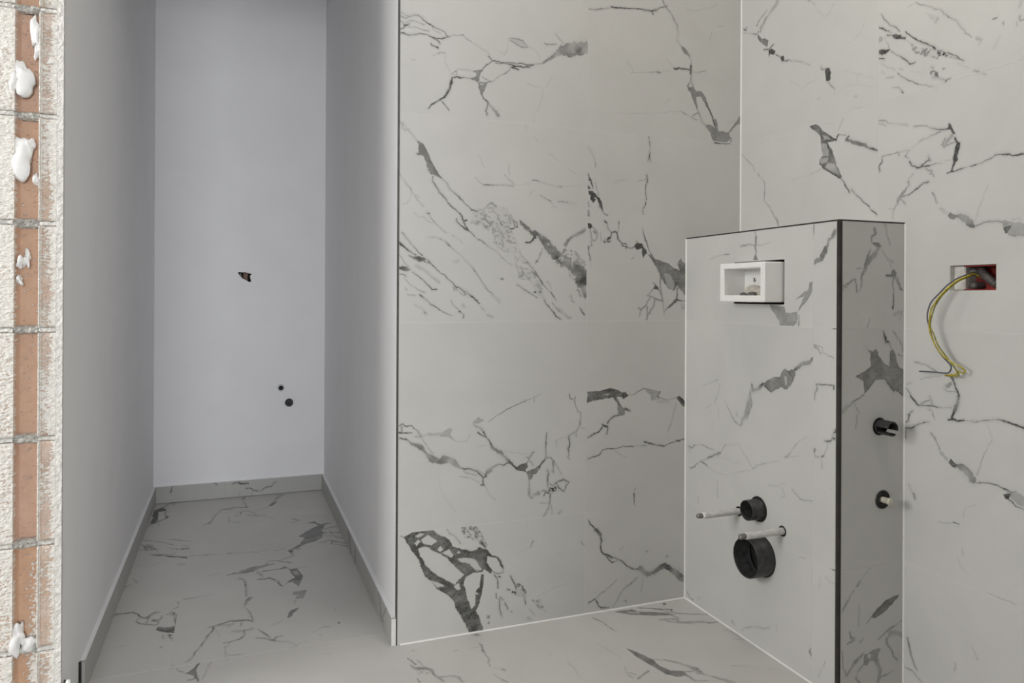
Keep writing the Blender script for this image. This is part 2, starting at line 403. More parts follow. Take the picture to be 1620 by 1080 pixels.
# ------------------------------------------------------------------ marble veins
# Vein drawings of every visible tile, in millimetres on the tiled surface.
# L<darkness> x,y,width ... = vein;  P = filled patch;  C = pale inclusion;  S = speckled patch
VEINS = {
    'A': """
L60 3,1792,3 9,1788,3 21,1787,3 33,1793,3 43,1798,3 55,1799,3 67,1795,3 74,1787,3 83,1781,3 95,1776,3 107,1771,3 121,1766,3 134,1760,3 142,1752,3 149,1748,3
L60 3,1744,3 15,1742,3 28,1739,3 44,1743,3 57,1746,3 74,1748,3 88,1745,3 99,1742,3 109,1739,3 121,1741,3 137,1746,3 149,1749,3
L50 21,1773,2 33,1780,2 47,1780,2 61,1778,2 74,1775,2
L50 8,1800,2 21,1795,2 30,1792,2
L60 15,1766,5 23,1767,5 30,1771,4
L40 30,1763,3 43,1763,3 61,1762,3 74,1759,3 88,1758,3
L40 3,1776,3 13,1770,3 16,1758,3 3,1751,3
L45 92,1779,2 99,1769,2 107,1762,2 121,1756,2
L40 102,1739,5 113,1735,5 120,1727,5
L55 95,1724,4 104,1717,4 116,1714,4
L50 115,1698,2 125,1702,2 136,1701,2
L22 99,1689,3 108,1693,3
L22 37,1672,3 49,1671,3
L15 136,1699,2 138,1678,2 145,1659,2 150,1646,2
L40 149,1748,2 162,1756,2 176,1757,2 189,1761,2
L50 185,1759,3 192,1761,3
L30 192,1759,3 199,1753,3 208,1747,3
L30 208,1747,2 230,1738,2 248,1728,2 267,1720,2 272,1710,2 280,1700,2
L50 271,1708,5 278,1700,5 289,1696,4
L70 282,1697,4 300,1696,4 319,1694,4 338,1692,4 356,1690,4
L60 293,1690,3 308,1690,3 323,1695,3
L60 315,1696,3 337,1697,3 360,1697,3 379,1700,3 391,1697,3 414,1699,3
L85 341,1685,4 360,1689,4 383,1690,4 402,1690,4
L85 345,1683,4 364,1681,4
L50 391,1694,6 414,1697,6
L30 417,1701,5 441,1705,5 460,1716,5
L60 448,1710,7 464,1722,10 480,1733,12 499,1748,19 511,1755,30 531,1759,39 551,1763,47 571,1768,45 593,1772,41
L35 487,1802,3 499,1790,3 515,1777,3
L45 452,1769,3 460,1765,3 475,1768,3 489,1770,3
L40 335,1767,2 345,1772,2 364,1770,3 379,1767,3 388,1758,3 396,1749,3 386,1746,2 373,1747,3 360,1754,3 345,1760,3 335,1763,3
P15 335,1767 345,1772 364,1770 379,1767 388,1758 396,1749 386,1746 373,1747 360,1754 345,1760
L15 333,1754,2 330,1736,2 322,1719,2 309,1728,2
L15 398,1750,2 421,1744,2 437,1724,2 439,1717,2
L50 282,1695,3 267,1685,3 254,1671,3 247,1660,3
P50 220,1659 234,1664 251,1667 247,1657 240,1642 243,1632 231,1631 213,1637 231,1644 232,1653
L60 213,1637,4 231,1631,4 242,1626,4 256,1627,3 271,1631,3 278,1634,3
L25 173,1657,2 198,1661,2 220,1659,2
L50 155,1643,2 166,1649,2 171,1653,3 173,1641,2 162,1640,2
L65 159,1631,5 173,1635,5 187,1635,5
L60 187,1635,2 209,1636,2
L75 159,1633,8 157,1619,9 152,1602,8 142,1585,7 131,1569,7 121,1563,5 107,1554,5 96,1547,5 86,1535,3
L60 126,1562,3 138,1547,3 150,1535,3
L50 278,1633,2 289,1640,2 304,1652,2 323,1663,2 334,1672,2 339,1681,2
L40 249,1645,2 264,1639,2 278,1634,2
P50 236,1624 249,1620 267,1629 262,1615 256,1600 249,1587 244,1599 240,1612
L55 247,1594,4 256,1581,4 268,1572,4
L55 260,1578,5 271,1567,8 282,1556,9 294,1545,10 303,1533,8
L60 268,1568,5 266,1556,5 262,1545,5
L60 264,1545,4 266,1532,4
L10 476,1675,3 464,1645,3 445,1632,3 449,1618,3 441,1596,3 430,1566,3 418,1544,3 415,1519,3
L10 393,1641,3 418,1633,3 445,1634,3
L30 4,1491,5 13,1483,5 11,1475,5 21,1467,5 30,1468,5
L30 13,1488,3 21,1477,3 31,1465,3 45,1451,3 57,1438,3
P50 54,1440 66,1436 81,1420 90,1397 104,1371 118,1351 129,1337 136,1329 122,1338 104,1345 94,1348 89,1358 81,1379 71,1399 61,1402 59,1415 61,1427
L60 56,1403,4 62,1402,4
L60 87,1355,4 94,1357,4
L50 125,1338,3 139,1327,3 148,1316,3 157,1303,3 179,1287,3 200,1265,3 220,1249,3 233,1246,3
L55 220,1247,5 235,1245,5
L40 235,1246,3 258,1251,3
L40 102,1340,5 100,1328,5
L50 100,1327,5 110,1315,6 120,1297,4 132,1286,6 147,1268,4 161,1252,4 182,1237,4
L80 184,1237,3 191,1226,3 193,1217,3 204,1217,3 195,1212,3 200,1200,3 210,1187,3
L70 172,1214,3 175,1220,3
L70 174,1213,3 186,1201,3 201,1191,3 211,1185,3
L50 211,1185,3 224,1175,3 237,1163,3 251,1157,3 270,1145,3
L35 3,1344,2 17,1325,2 34,1304,2 46,1285,2 60,1267,2 75,1250,2
L20 48,1287,2 63,1277,2
L20 37,1286,2 36,1273,2 26,1259,2 15,1255,2
L50 84,1234,4 91,1231,4
L30 87,1233,2 98,1218,2 112,1203,2 129,1189,2 144,1177,2
L20 48,1233,2 60,1222,2 74,1221,2 91,1208,2 105,1208,2
L20 161,1171,2 176,1163,2 194,1150,2
L20 88,1164,2 109,1164,2 126,1158,2
L40 140,1148,3 158,1139,3
L50 258,1324,3 280,1325,3 302,1326,3 324,1329,3 349,1326,3
L20 230,1345,2 240,1333,2 258,1325,2
L35 322,1359,3 336,1346,3 351,1332,3
L15 337,1388,2 335,1372,2 339,1358,2
L15 351,1331,2 370,1329,2 393,1335,2 408,1336,2
L40 412,1349,3 433,1346,3
L40 441,1304,3 458,1294,3 474,1286,3
L20 433,1346,2 462,1338,2 498,1332,2
L20 474,1286,2 482,1272,2 496,1267,2
L40 499,1332,3 509,1332,3
L12 513,1333,2 541,1337,2 578,1341,2
L45 498,1286,3 514,1287,3 532,1286,3
L15 532,1286,2 562,1281,2
L15 419,1317,2 408,1308,2 406,1299,2
L15 388,1514,2 395,1501,2
L15 419,1478,2 434,1466,2
L15 533,1392,2 561,1374,2
L15 469,1433,4 497,1414,4
L10 241,1415,2 252,1388,2 259,1376,2
S36 222,1248 258,1258 284,1275 302,1262 332,1260 348,1229 340,1200 367,1145 303,1143 281,1184 244,1203 215,1209
L40 269,1265,4 282,1272,4 299,1262,4
L45 304,1232,3 308,1220,3 316,1204,3
L60 340,1232,3 351,1222,3 363,1215,3
L60 363,1215,3 365,1205,3 351,1199,3 338,1196,3
L60 351,1218,3 355,1206,3
L75 374,1221,5 382,1212,10 397,1199,13 413,1185,11 424,1175,9
L90 393,1157,5 405,1156,5 416,1166,5 420,1175,5
L70 420,1191,7 436,1180,13 451,1168,23 467,1155,23
L65 593,1202,10 570,1190,11 550,1181,9 534,1171,10 524,1154,12
L70 424,1189,9 444,1172,15 463,1151,27 491,1126,34 515,1109,34 535,1095,30 555,1084,34 575,1070,42 596,1052,46
C10 487,1150 493,1155 499,1150 493,1144
C10 506,1139 512,1146 518,1140 512,1131
C15 463,1154 468,1158 472,1153 467,1150
C10 501,1110 511,1120 521,1110 511,1100
C10 536,1132 542,1137 550,1131 542,1125
C15 543,1102 549,1104 553,1092 547,1086
S75 518,1145 562,1135 595,1103 596,986 571,1015 559,1044 539,1055 535,1088 515,1084 503,1109
L65 567,1044,16 583,1023,16 596,1001,16
L60 567,1015,8 579,997,8
L60 507,1101,4 511,1087,4
L40 448,1141,3 440,1122,3 434,1107,3 425,1094,3
L60 428,1102,5 432,1103,5
L40 371,1134,3 380,1118,3 398,1101,3
L70 396,1099,5 401,1097,5
L50 401,1096,5 417,1078,5 431,1059,5 450,1032,5
L50 413,1071,3 429,1057,3 444,1043,3
L40 450,1032,4 468,1014,4 480,1004,4
L60 478,1007,5 486,993,5
L40 486,993,3 494,980,3
L35 464,1041,3 474,1029,3 476,1018,3
L35 360,1084,4 379,1081,4 398,1077,4
L35 379,1078,4 383,1060,4 369,1053,4
S34 325,1168 363,1148 371,1123 409,1082 448,1021 464,978 433,996 409,1042 371,1049 348,1123 303,1139 273,1149
L40 251,1157,3 273,1143,3
L30 273,1143,2 299,1129,3 322,1105,3 348,1088,3
L30 303,1143,3 322,1131,3 337,1128,2
L50 313,1046,4 320,1046,4
L40 364,1031,3 371,1026,3 390,1014,3 410,1003,3 431,991,3
L60 423,1007,4 427,1009,4
L60 439,1007,4 444,1008,4
L55 454,984,4 464,968,4 480,950,4 496,932,4 510,924,4
L40 480,975,5 496,957,5 516,942,5 536,928,5
L25 504,957,11 544,928,11
L60 543,997,3 549,980,3 555,977,3
L60 576,960,3 584,946,3 592,937,3
L45 13,1175,3 24,1160,3 40,1144,3 57,1126,3 71,1111,3
L75 4,1146,5 16,1138,6 30,1127,6 43,1117,3 55,1111,2
L75 33,1111,3 47,1105,7 64,1101,12 78,1098,14 92,1093,10
C10 79,1098 84,1101 88,1096 84,1091
L75 92,1093,3 106,1080,3 123,1065,3 141,1053,3 155,1039,3 173,1024,3 191,1014,3 205,1006,3 220,994,4 234,983,4 245,973,4
S50 162,1022 187,1019 216,999 238,978 187,1002 166,1012
L20 54,1082,10 74,1072,10 99,1052,10 120,1036,10
L75 5,1076,7 16,1075,13 27,1071,12 37,1070,3
L50 5,1058,3 17,1055,3 27,1050,3
L50 45,1063,3 61,1052,3 78,1035,3 92,1024,3 101,1013,3
L60 101,1013,4 113,1013,4
L25 4,1114,3 20,1091,3 33,1075,3
L25 20,1045,3 40,1025,3 64,1011,3 82,1003,3
L65 66,998,3 82,985,3 99,969,3 117,959,3 125,953,3
L40 125,953,2 145,944,2 163,937,2
L30 51,968,2 68,961,2 77,953,2
L60 77,949,4 83,945,4
L20 23,1018,5 27,1011,5
L20 30,998,5 51,995,5
L35 159,983,4 166,968,3 184,954,3
L70 182,951,4 189,947,4
L50 189,947,2 198,940,2
L70 198,940,3 196,930,3
L20 194,968,11 198,964,11
L30 124,1161,2 147,1147,2 172,1127,2 190,1112,2 205,1097,2 223,1078,3 237,1060,3 252,1037,3 274,1011,3 287,1001,3
L12 165,1094,10 180,1098,10
L12 285,999,11 311,978,11
L40 251,961,2 263,950,2
L60 271,940,3 286,931,3
L50 580,955,4 592,938,4
L65 7,625,3 17,631,3 22,623,3 32,622,3 44,622,3 53,613,3 60,606,3
L60 7,604,5 19,603,5 29,602,5 43,602,5
L35 12,624,7 15,610,7
L50 61,606,8 68,595,8 72,590,8
L50 56,591,3 73,588,3
L30 73,586,3 84,565,3 98,547,3 108,540,3
L60 7,589,3 22,585,3 34,579,3
L60 34,579,3 46,568,7 60,564,12 74,554,13 84,543,7 94,532,16 105,523,20 122,517,15 140,519,22 154,518,20 165,512,20 175,503,15 186,493,7 201,485,7
L75 197,486,5 211,486,5 226,482,5 240,475,5 251,467,5 257,460,5
L50 201,480,2 208,474,2 226,468,2 240,466,2
L50 237,480,2 251,476,2 266,463,2
L60 259,456,6 270,461,6
L55 266,463,6 273,472,14 283,480,13 292,487,7 303,490,5
L65 299,491,4 314,493,4 325,488,4 336,494,4 351,493,4
L60 258,456,3 259,435,3
L50 253,435,4 264,433,4
L30 266,431,2 277,409,2 296,387,2
L20 190,465,3 219,458,3 248,443,3
L55 243,591,3 254,582,3 269,576,3
L60 260,592,4 269,575,3 284,555,3
L65 284,555,5 290,541,10 303,535,8 318,523,10 331,510,10 344,497,7 355,485,5 367,474,6
L35 229,614,7 251,603,7 262,590,7
P30 223,618 243,636 262,625 247,617
L35 276,620,3 295,633,3 321,648,3 347,660,3 373,670,3 396,679,3
L15 396,679,5 419,685,5 442,695,5
L15 423,689,5 423,674,5
L15 269,551,2 240,551,2
L15 299,537,2 344,527,2 382,519,2 408,515,2
L25 94,593,7 115,592,7 133,594,8
P25 133,596 150,609 164,604 157,588 175,569 150,583 122,587
L30 77,589,2 94,598,2
L15 157,583,2 182,566,2 207,567,3 218,587,3
P60 363,478 382,489 401,491 403,476 393,470 401,459 386,467 370,470
P50 397,462 413,468 443,478 434,456 420,453 417,440 407,437
L50 407,437,3 408,408,3
L60 405,503,3 414,515,3 422,522,3
L40 401,491,3 407,504,3 397,507,3
L40 409,497,3 418,480,3
L55 464,576,3 463,543,3 461,533,3 464,504,3
L60 464,502,4 461,497,4 451,487,4 440,470,4
L50 463,500,3 478,499,3 488,488,3 488,470,4 487,452,4
L50 467,464,6 471,449,6 467,432,6 471,417,6
L40 484,484,4 487,455,4 477,460,3
L40 490,487,3 502,468,3 514,446,3
L55 407,408,10 409,390,10 417,384,9
L55 424,392,11 440,393,11
L40 448,401,4 463,398,4 456,386,5
S90 463,400 483,412 495,422 503,403 491,394 471,388 463,389
L60 495,422,4 507,403,4 523,391,4 530,408,4 540,418,4 522,429,4 506,425,4 495,419,4
L45 471,421,3 487,412,3
L45 467,414,3 479,395,3
L45 487,419,3 499,397,3
L60 477,388,3 474,363,3 471,345,3 464,331,3 456,321,3
L33 444,364,2 471,360,2
L33 479,355,3 483,326,3
L40 515,334,4 505,324,4
L50 541,691,3 545,678,3 553,676,3
L50 561,683,3 559,668,3 563,653,3 569,637,3 579,631,3
L30 579,631,6 580,609,6
L45 578,605,6 576,591,6
L50 574,587,4 564,573,4
L30 564,573,3 566,558,3
L30 582,585,3 594,580,3
L40 558,572,4 546,563,4
L85 542,562,4 538,557,4 543,542,4 542,527,4
L70 538,524,7 540,516,7
L50 540,516,4 540,502,4
L25 536,499,6 542,489,6
L20 538,562,2 514,556,2 494,550,2 498,536,2
L7 119,498,3 123,461,3 133,422,3 158,386,3 176,364,3
P68 22,306 41,314 54,325 103,323 117,305 148,290 159,280 166,264 191,254 224,241 249,252 275,239 286,224 308,214 327,187 323,177 304,211 275,221 271,204 290,178 286,168 264,185 257,175 235,178 206,168 202,144 213,101 224,69 235,81 239,105 235,116 249,134 255,168 264,165 260,133 257,112 248,82 239,63 250,41 261,11 259,2 217,3 207,30 192,56 181,72 170,104 149,127 124,141 107,160 86,184 75,205 65,237 44,266 31,291
C2 63,266 82,272 99,263 134,245 202,175 174,150 124,182 89,214 75,239
C2 72,293 92,304 120,284 103,273 78,282
C5 53,285 65,294 72,288 61,276
C5 120,259 131,268 138,258 129,253
C5 134,249 155,258 170,238 163,230
C8 180,224 206,226 235,216 257,182 238,181 220,204 191,214
C5 170,147 188,153 193,135 183,131
C10 96,172 128,161 142,149 121,148
C10 54,305 68,312 82,309 65,299
C5 180,243 186,249 191,242 186,238
C5 209,254 249,261 242,246 224,241
C5 233,116 239,120 246,113 239,109
C5 162,276 184,270 186,261 166,262
S60 191,321 234,318 256,290 275,253 264,244 249,266 227,276 205,285 194,307
L50 219,318,8 238,295,8 256,265,8 267,250,8
C5 243,277 251,283 258,275 250,269
L40 145,322,2 159,302,2 177,288,2 191,268,2
L70 256,262,5 267,250,5
L70 205,247,5 242,232,5 264,238,6
S50 113,309 148,291 159,273 127,280
L45 191,209,5 213,194,5 242,184,5
L50 304,214,4 319,199,4 327,180,4
L40 327,180,3 323,165,3 308,165,3 290,174,3
L60 297,163,3 306,151,3 309,123,3
L60 348,153,3 361,130,4 367,111,4
S75 369,132 388,116 403,89 380,85 357,98 365,112
L85 354,104,5 363,101,5
L70 312,156,4 316,154,4
L50 338,113,4 346,112,4
L50 394,83,4 397,61,4
L50 350,45,4 352,44,4
L55 303,106,3 305,92,3
S70 309,95 327,92 331,81 312,84
L50 314,83,4 313,66,4 318,51,4 322,33,4
L50 331,74,4 339,54,4
S50 272,44 283,43 281,18 276,19
S60 419,72 446,68 465,26 442,40
L30 413,41,3 426,25,3
L20 407,15,10 415,12,10
L30 421,250,3 414,235,3
L30 12,310,3 24,304,3
L12 410,232,2 368,217,2
L12 398,320,2 402,291,2
L12 504,205,2 516,196,2
L12 434,77,2 492,98,2 540,106,2
L50 584,228,3 594,216,3
L35 598,1895,5 620,1895,5 649,1903,5 674,1909,5
L80 679,1914,4 715,1914,4 750,1918,4 792,1922,4
L65 797,1920,8 823,1921,8 849,1928,8
L55 828,1918,4 833,1913,4
L55 849,1931,4 876,1942,4 886,1946,4
L50 868,1961,7 876,1948,7
L50 881,1942,4 894,1930,4
L40 897,1930,3 911,1909,3 924,1888,3 925,1870,3
L15 927,1870,11 926,1837,11
L30 925,1835,5 941,1816,5
L55 944,1817,9 957,1804,15 971,1794,8
L40 975,1792,3 979,1774,3 979,1756,3
L85 979,1760,8 978,1737,8
L80 914,1745,4 936,1747,4 963,1747,4 978,1744,4
L30 985,1742,3 1007,1741,3 1040,1750,3
L25 754,1714,2 803,1720,2 845,1726,2
L50 849,1726,4 861,1725,4
L15 861,1725,2 898,1737,2
L15 736,1750,3 751,1734,3 762,1718,3
L15 887,1770,3 909,1750,3
L50 980,1732,4 979,1714,4
L45 977,1711,5 966,1694,5 972,1680,5
L45 980,1712,5 988,1691,5
P50 969,1689 988,1694 999,1681 1021,1681 1038,1664 1049,1637 1058,1619 1052,1618 1035,1642 1019,1664 999,1660 1005,1628 1011,1610 999,1627 988,1649 980,1667
L70 1052,1625,5 1064,1596,5 1075,1568,5
L40 1011,1610,7 1022,1583,7 1044,1561,6
L35 1008,1609,5 986,1596,5 980,1590,5 1002,1585,5
L30 942,1606,3 964,1598,3 980,1592,3
L30 1016,1587,4 1030,1574,4
P45 1039,1572 1058,1572 1075,1561 1072,1596 1081,1592 1089,1555 1132,1552 1141,1533 1121,1518 1075,1512 1064,1525 1053,1548
L80 1073,1516,4 1098,1513,4
L60 1098,1513,3 1138,1516,3
L55 1132,1552,4 1146,1570,4 1161,1585,4 1178,1606,4
P45 1146,1572 1180,1618 1180,1587 1158,1580
L20 1126,1585,3 1155,1594,3
L50 1141,1533,5 1138,1512,5
L10 962,1942,3 995,1948,3 1039,1956,3 1073,1974,3 1084,1985,3
L10 1082,1907,3 1113,1912,3
L10 1061,1881,3 1051,1853,3
L10 696,1580,3 757,1582,3 835,1591,3 899,1602,3 931,1605,3
L10 883,1630,3 899,1643,3
L30 600,1466,2 614,1446,2 627,1420,2
L30 627,1416,5 627,1403,5
L45 819,1514,4 818,1506,4
L50 822,1501,4 824,1483,4
L40 824,1483,3 823,1467,3
L65 823,1463,4 820,1447,4
L50 820,1447,3 817,1436,3
L50 821,1447,3 826,1435,3
L75 812,1388,4 815,1374,4
L75 814,1376,4 814,1364,4
L35 781,1368,2 808,1372,2
L20 696,1362,2 722,1365,2 743,1370,2
L50 811,1365,3 807,1344,3 808,1325,3 810,1307,3
L70 810,1299,3 801,1281,3
L40 799,1280,3 800,1259,3
L85 599,1382,4 604,1370,4 612,1359,4
L60 606,1363,3 616,1349,3 618,1333,3
L60 599,1363,2 609,1358,3 615,1343,3
L85 600,1340,8 606,1334,8
P80 602,1325 618,1326 629,1318 638,1309 644,1306 651,1294 654,1278 653,1268 645,1278 632,1303 626,1308 629,1298 621,1287 612,1297 610,1310 603,1320
L40 626,1354,2 633,1334,2 639,1314,2
L45 641,1278,4 650,1270,4
L45 601,1289,5 606,1277,5
L60 602,1263,9 604,1250,9
L60 650,1268,3 658,1258,3 670,1253,3
C10 623,1303 628,1308 632,1302 628,1298
P75 601,1225 611,1224 618,1213 611,1206 601,1211
L50 618,1211,3 631,1203,3 637,1194,3 625,1195,3 622,1200,3
L50 611,1201,3 614,1178,3
L50 624,1200,3 635,1185,3 629,1172,3 620,1170,3 614,1178,3
L40 613,1171,2 616,1152,2 602,1149,2
L60 602,1151,3 606,1131,3 610,1108,3
L20 611,1105,2 613,1085,2
L80 661,1233,5 668,1226,5
L50 668,1226,3 672,1210,3 683,1200,3
L70 687,1200,5 698,1201,5 706,1196,6
L50 710,1235,4 712,1215,4 708,1199,4
L70 706,1196,5 708,1179,5
L60 683,1199,5 682,1183,5
S95 659,1178 680,1185 684,1170 659,1163
L40 663,1168,4 682,1172,4
L30 646,1196,2 650,1169,2
L60 708,1179,3 720,1166,3 725,1155,3 739,1153,3
L50 725,1163,3 737,1163,3 741,1155,3 735,1146,3
L50 739,1155,3 756,1149,3 768,1154,3
P80 766,1156 775,1165 795,1165 806,1150 816,1137 808,1133 799,1121 795,1150 779,1146
L50 777,1171,4 781,1165,4
L30 756,1116,3 768,1124,3
P55 794,1223 814,1171 826,1142 846,1119 896,1104 914,1091 940,1083 930,1105 943,1121 948,1112 962,1106 963,1003 931,1029 927,1032 919,1015 894,1025 866,1057 858,1079 838,1110 816,1137 830,1130 806,1174
C30 878,1073 902,1070 922,1035 914,1016 890,1032
L55 865,1059,3 866,1028,3 872,1001,3 877,970,3 881,940,3
L60 838,1041,3 858,1021,3 870,1001,3
P70 846,1031 858,1028 858,1018 839,1021
L50 839,1021,3 823,1004,3
L50 817,999,5 835,995,5 851,987,5 873,982,5
L45 827,993,6 813,970,6 796,956,6 788,932,6
L45 813,970,6 817,946,6 814,922,6
L45 845,985,6 839,963,6 827,949,6 817,932,6
L45 784,959,6 796,953,6
L70 881,945,3 891,958,3
L75 891,958,4 903,966,10 919,978,10 929,987,11 935,983,6 949,982,3 961,984,2
L70 928,987,4 929,1008,4 929,1025,4
L70 943,1022,4 955,1011,4 961,1001,4
S50 943,973 961,973 962,945 947,949
P65 603,696 646,698 687,705 706,698 739,682 748,678 734,668 720,677 706,675 725,644 713,648 694,674 651,670 635,667 603,662
C20 662,685 683,689 674,682
C15 619,668 633,664 624,661
P80 725,689 739,690 750,677 729,670
L40 748,678,4 767,681,4 790,692,4 805,698,4
P45 708,653 725,644 739,635 734,616 711,616
L70 739,637,7 755,628,7
L60 713,617,4 697,614,4 683,605,4 674,593,5
L70 658,588,7 674,583,7
L60 674,583,4 674,569,4 670,559,4
L60 656,582,4 645,568,4 624,559,4 605,552,4
L50 629,565,3 615,558,3
P30 802,700 838,694 863,687 858,669 834,659 829,676
L75 865,685,8 855,673,8 863,666,7
L35 834,659,3 870,664,3 892,656,3 926,663,3
L15 858,654,13 902,652,13
P75 929,665 939,668 964,647 964,629 946,639
L20 927,644,3 917,605,3 907,575,3 897,555,3
L65 605,487,4 629,492,4 645,495,4 659,510,4 679,515,4 705,511,4 730,517,4 768,515,4
L40 768,515,2 815,515,3
L75 808,527,5 825,521,5 854,514,5 881,508,5
L50 881,508,3 908,516,3 937,523,3 964,525,3
L60 930,522,5 942,522,5
L25 698,508,2 721,492,2 744,482,2
L60 771,364,4 773,347,4 771,331,4
L30 773,372,3 778,380,3
L30 771,331,3 776,322,3
L60 609,294,5 616,280,5 631,264,5
L70 631,264,5 639,260,11 650,245,9 655,229,7 653,210,4 655,194,7 662,183,6
L75 664,181,5 683,173,5 706,162,5 732,147,5 748,132,5
L60 666,179,3 679,162,3 692,150,3 706,153,3 714,156,3
L50 675,172,4 692,162,4
L70 748,132,5 768,120,5 786,118,5
L75 786,117,8 798,117,19 809,102,16 823,96,16 846,99,16 869,112,16 885,116,16 906,106,17 930,86,22 949,70,24 967,63,28
L85 963,52,5 965,31,5
L60 610,33,3 623,39,3 634,42,3
L60 636,39,3 647,18,3 658,9,3
L60 654,12,5 682,9,5
L40 658,9,2 671,3,2
L25 634,43,3 662,61,3 684,75,3 710,93,3
L35 693,6,4 711,27,4 728,52,4 746,67,4 769,78,4 787,91,4
L20 805,89,3 800,42,3
L20 719,186,3 732,195,3
L30 816,172,5 823,169,5
L30 894,145,6 899,147,6
L40 740,23,5 746,20,5
""",
    'B': """
L60 -123,1905,11 -116,1893,14 -103,1882,17 -97,1869,9
L40 -128,1927,5 -115,1919,5 -103,1914,5 -87,1903,5 -77,1895,5
L25 -177,1941,13 -163,1928,12 -143,1915,12 -128,1906,12
L30 -182,1934,7 -158,1919,7
L50 -26,1905,8 -23,1895,6 -12,1904,5
L30 -10,1893,2 -34,1883,2 -61,1874,2
L45 -61,1874,5 -80,1864,5 -87,1872,8
P60 -82,1858 -90,1861 -103,1842 -119,1839 -134,1826 -131,1809 -114,1820 -90,1841
L85 -116,1804,3 -134,1799,5
L70 -159,1806,4 -139,1798,4
P90 -137,1796 -154,1795 -169,1781 -162,1773 -144,1780 -139,1773 -149,1767 -137,1774
L80 -171,1771,3 -188,1758,3
P85 -191,1757 -207,1755 -210,1746 -203,1740 -196,1742
L70 -198,1742,3 -226,1737,3
L45 -226,1738,2 -250,1728,2 -272,1720,2 -290,1711,2 -319,1696,2
L80 -367,1676,4 -368,1668,3 -384,1665,3
P80 -380,1665 -396,1663 -404,1647 -398,1627 -384,1628 -382,1644
L45 -390,1625,3 -407,1608,3 -416,1597,3
L15 -416,1595,2 -417,1580,2
L35 -309,1893,3 -324,1880,3 -339,1868,3
L15 -339,1868,2 -354,1842,2 -377,1817,2 -395,1821,3 -407,1835,3 -415,1840,3
L10 -522,1756,3 -514,1732,3 -500,1722,3 -470,1713,3
L10 -451,1638,2 -486,1624,2 -515,1611,2 -558,1586,2
L10 -501,1614,3 -500,1588,3
L10 -452,1598,2 -501,1587,2 -555,1565,2
L10 -236,1668,2 -268,1650,2 -286,1632,2
L10 -286,1632,3 -313,1641,3 -355,1645,2
L10 -479,1528,2 -519,1517,2 -558,1511,2
L10 -417,1592,2 -440,1583,2 -459,1593,3
L15 -351,1585,6 -360,1583,6
L15 -490,1557,6 -499,1553,6
P65 -320,1509 -339,1510 -352,1507 -377,1483 -406,1462 -427,1450 -414,1447 -389,1448 -406,1427 -422,1390 -426,1375 -446,1338 -442,1334 -418,1346 -374,1375 -361,1391 -363,1404 -375,1414 -365,1453 -363,1478
C35 -371,1473 -393,1464 -406,1453 -377,1460
C35 -369,1449 -387,1446 -396,1422 -394,1407 -371,1411
C35 -365,1406 -394,1404 -394,1392 -373,1386 -363,1394
C35 -390,1387 -420,1382 -438,1343 -418,1352 -382,1376
L65 -360,1479,3 -377,1457,3 -394,1435,3 -400,1413,3 -400,1400,4 -386,1387,4 -374,1377,4
L65 -402,1400,3 -422,1384,3
L75 -322,1509,2 -360,1480,2
L75 -348,1507,3 -365,1490,3
L75 -335,1504,2 -365,1486,2
L60 -442,1336,3 -461,1312,3 -475,1291,3
L60 -482,1298,3 -499,1281,3 -521,1261,3 -543,1241,3
L50 -544,1236,3 -557,1228,3 -572,1216,3
L20 -369,1375,2 -353,1369,2 -327,1364,2
L10 -323,1363,2 -248,1358,2
L70 -424,1448,6 -427,1456,6 -433,1461,5
L50 -433,1461,2 -460,1454,2
L75 -470,1449,8 -462,1442,8 -483,1432,10 -505,1423,10 -527,1413,10 -542,1403,7 -559,1395,6 -570,1390,3
L20 -450,1504,3 -439,1487,3 -429,1474,3
L13 -377,1506,2 -417,1499,2
L13 -185,1501,2 -209,1485,2
L25 -4,1483,3 -38,1452,3 -65,1429,3 -73,1413,3
L50 -88,1404,5 -99,1390,5
L35 -99,1390,3 -122,1371,4 -122,1345,5 -120,1322,5 -122,1308,4
L35 -125,1304,4 -148,1284,4
L35 -148,1281,7 -168,1255,7 -185,1233,7 -187,1223,7
L40 -685,1746,2 -694,1738,2
L40 -694,1738,2 -715,1728,2 -733,1716,2 -754,1703,2
L45 -774,1682,2 -785,1672,2
L35 -754,1703,2 -776,1680,2 -799,1659,2 -812,1639,2 -826,1620,2 -839,1608,2
S55 -844,1606 -860,1601 -868,1584 -855,1583
L15 -660,1743,2 -682,1745,2
L55 -578,1753,2 -591,1736,2 -605,1718,2 -625,1703,2 -638,1689,2
L70 -570,1725,4 -581,1717,4 -595,1706,4 -612,1694,2
L80 -597,1692,2 -612,1687,5 -628,1679,10 -641,1673,10 -654,1666,7
C10 -644,1683 -656,1681 -656,1668 -644,1672
L85 -656,1681,3 -673,1665,3 -689,1649,3 -704,1639,3 -719,1630,3 -731,1620,3 -743,1611,3
S45 -657,1660 -692,1632 -740,1610 -751,1583 -686,1616
L70 -748,1604,3 -763,1600,2 -768,1593,2
S75 -743,1603 -768,1595 -821,1558 -780,1578 -746,1592
L70 -774,1590,2 -791,1581,2 -805,1570,2 -818,1558,2
L15 -802,1557,2 -829,1539,2
L50 -845,1528,2 -855,1521,2
L50 -858,1518,2 -871,1513,2
L85 -570,1657,8 -582,1653,13 -592,1650,10 -604,1650,3
L70 -571,1640,3 -590,1631,3
P30 -570,1696 -581,1694 -585,1683 -571,1679
L20 -588,1690,2 -602,1666,3 -605,1651,3
L55 -609,1645,2 -625,1633,2 -642,1621,2 -658,1607,2 -669,1595,2
L75 -669,1595,4 -683,1595,4
L25 -582,1622,2 -602,1605,2 -626,1591,2
L30 -635,1593,3 -648,1585,2
L75 -632,1581,3 -648,1567,2 -667,1552,2 -685,1542,2 -694,1536,2
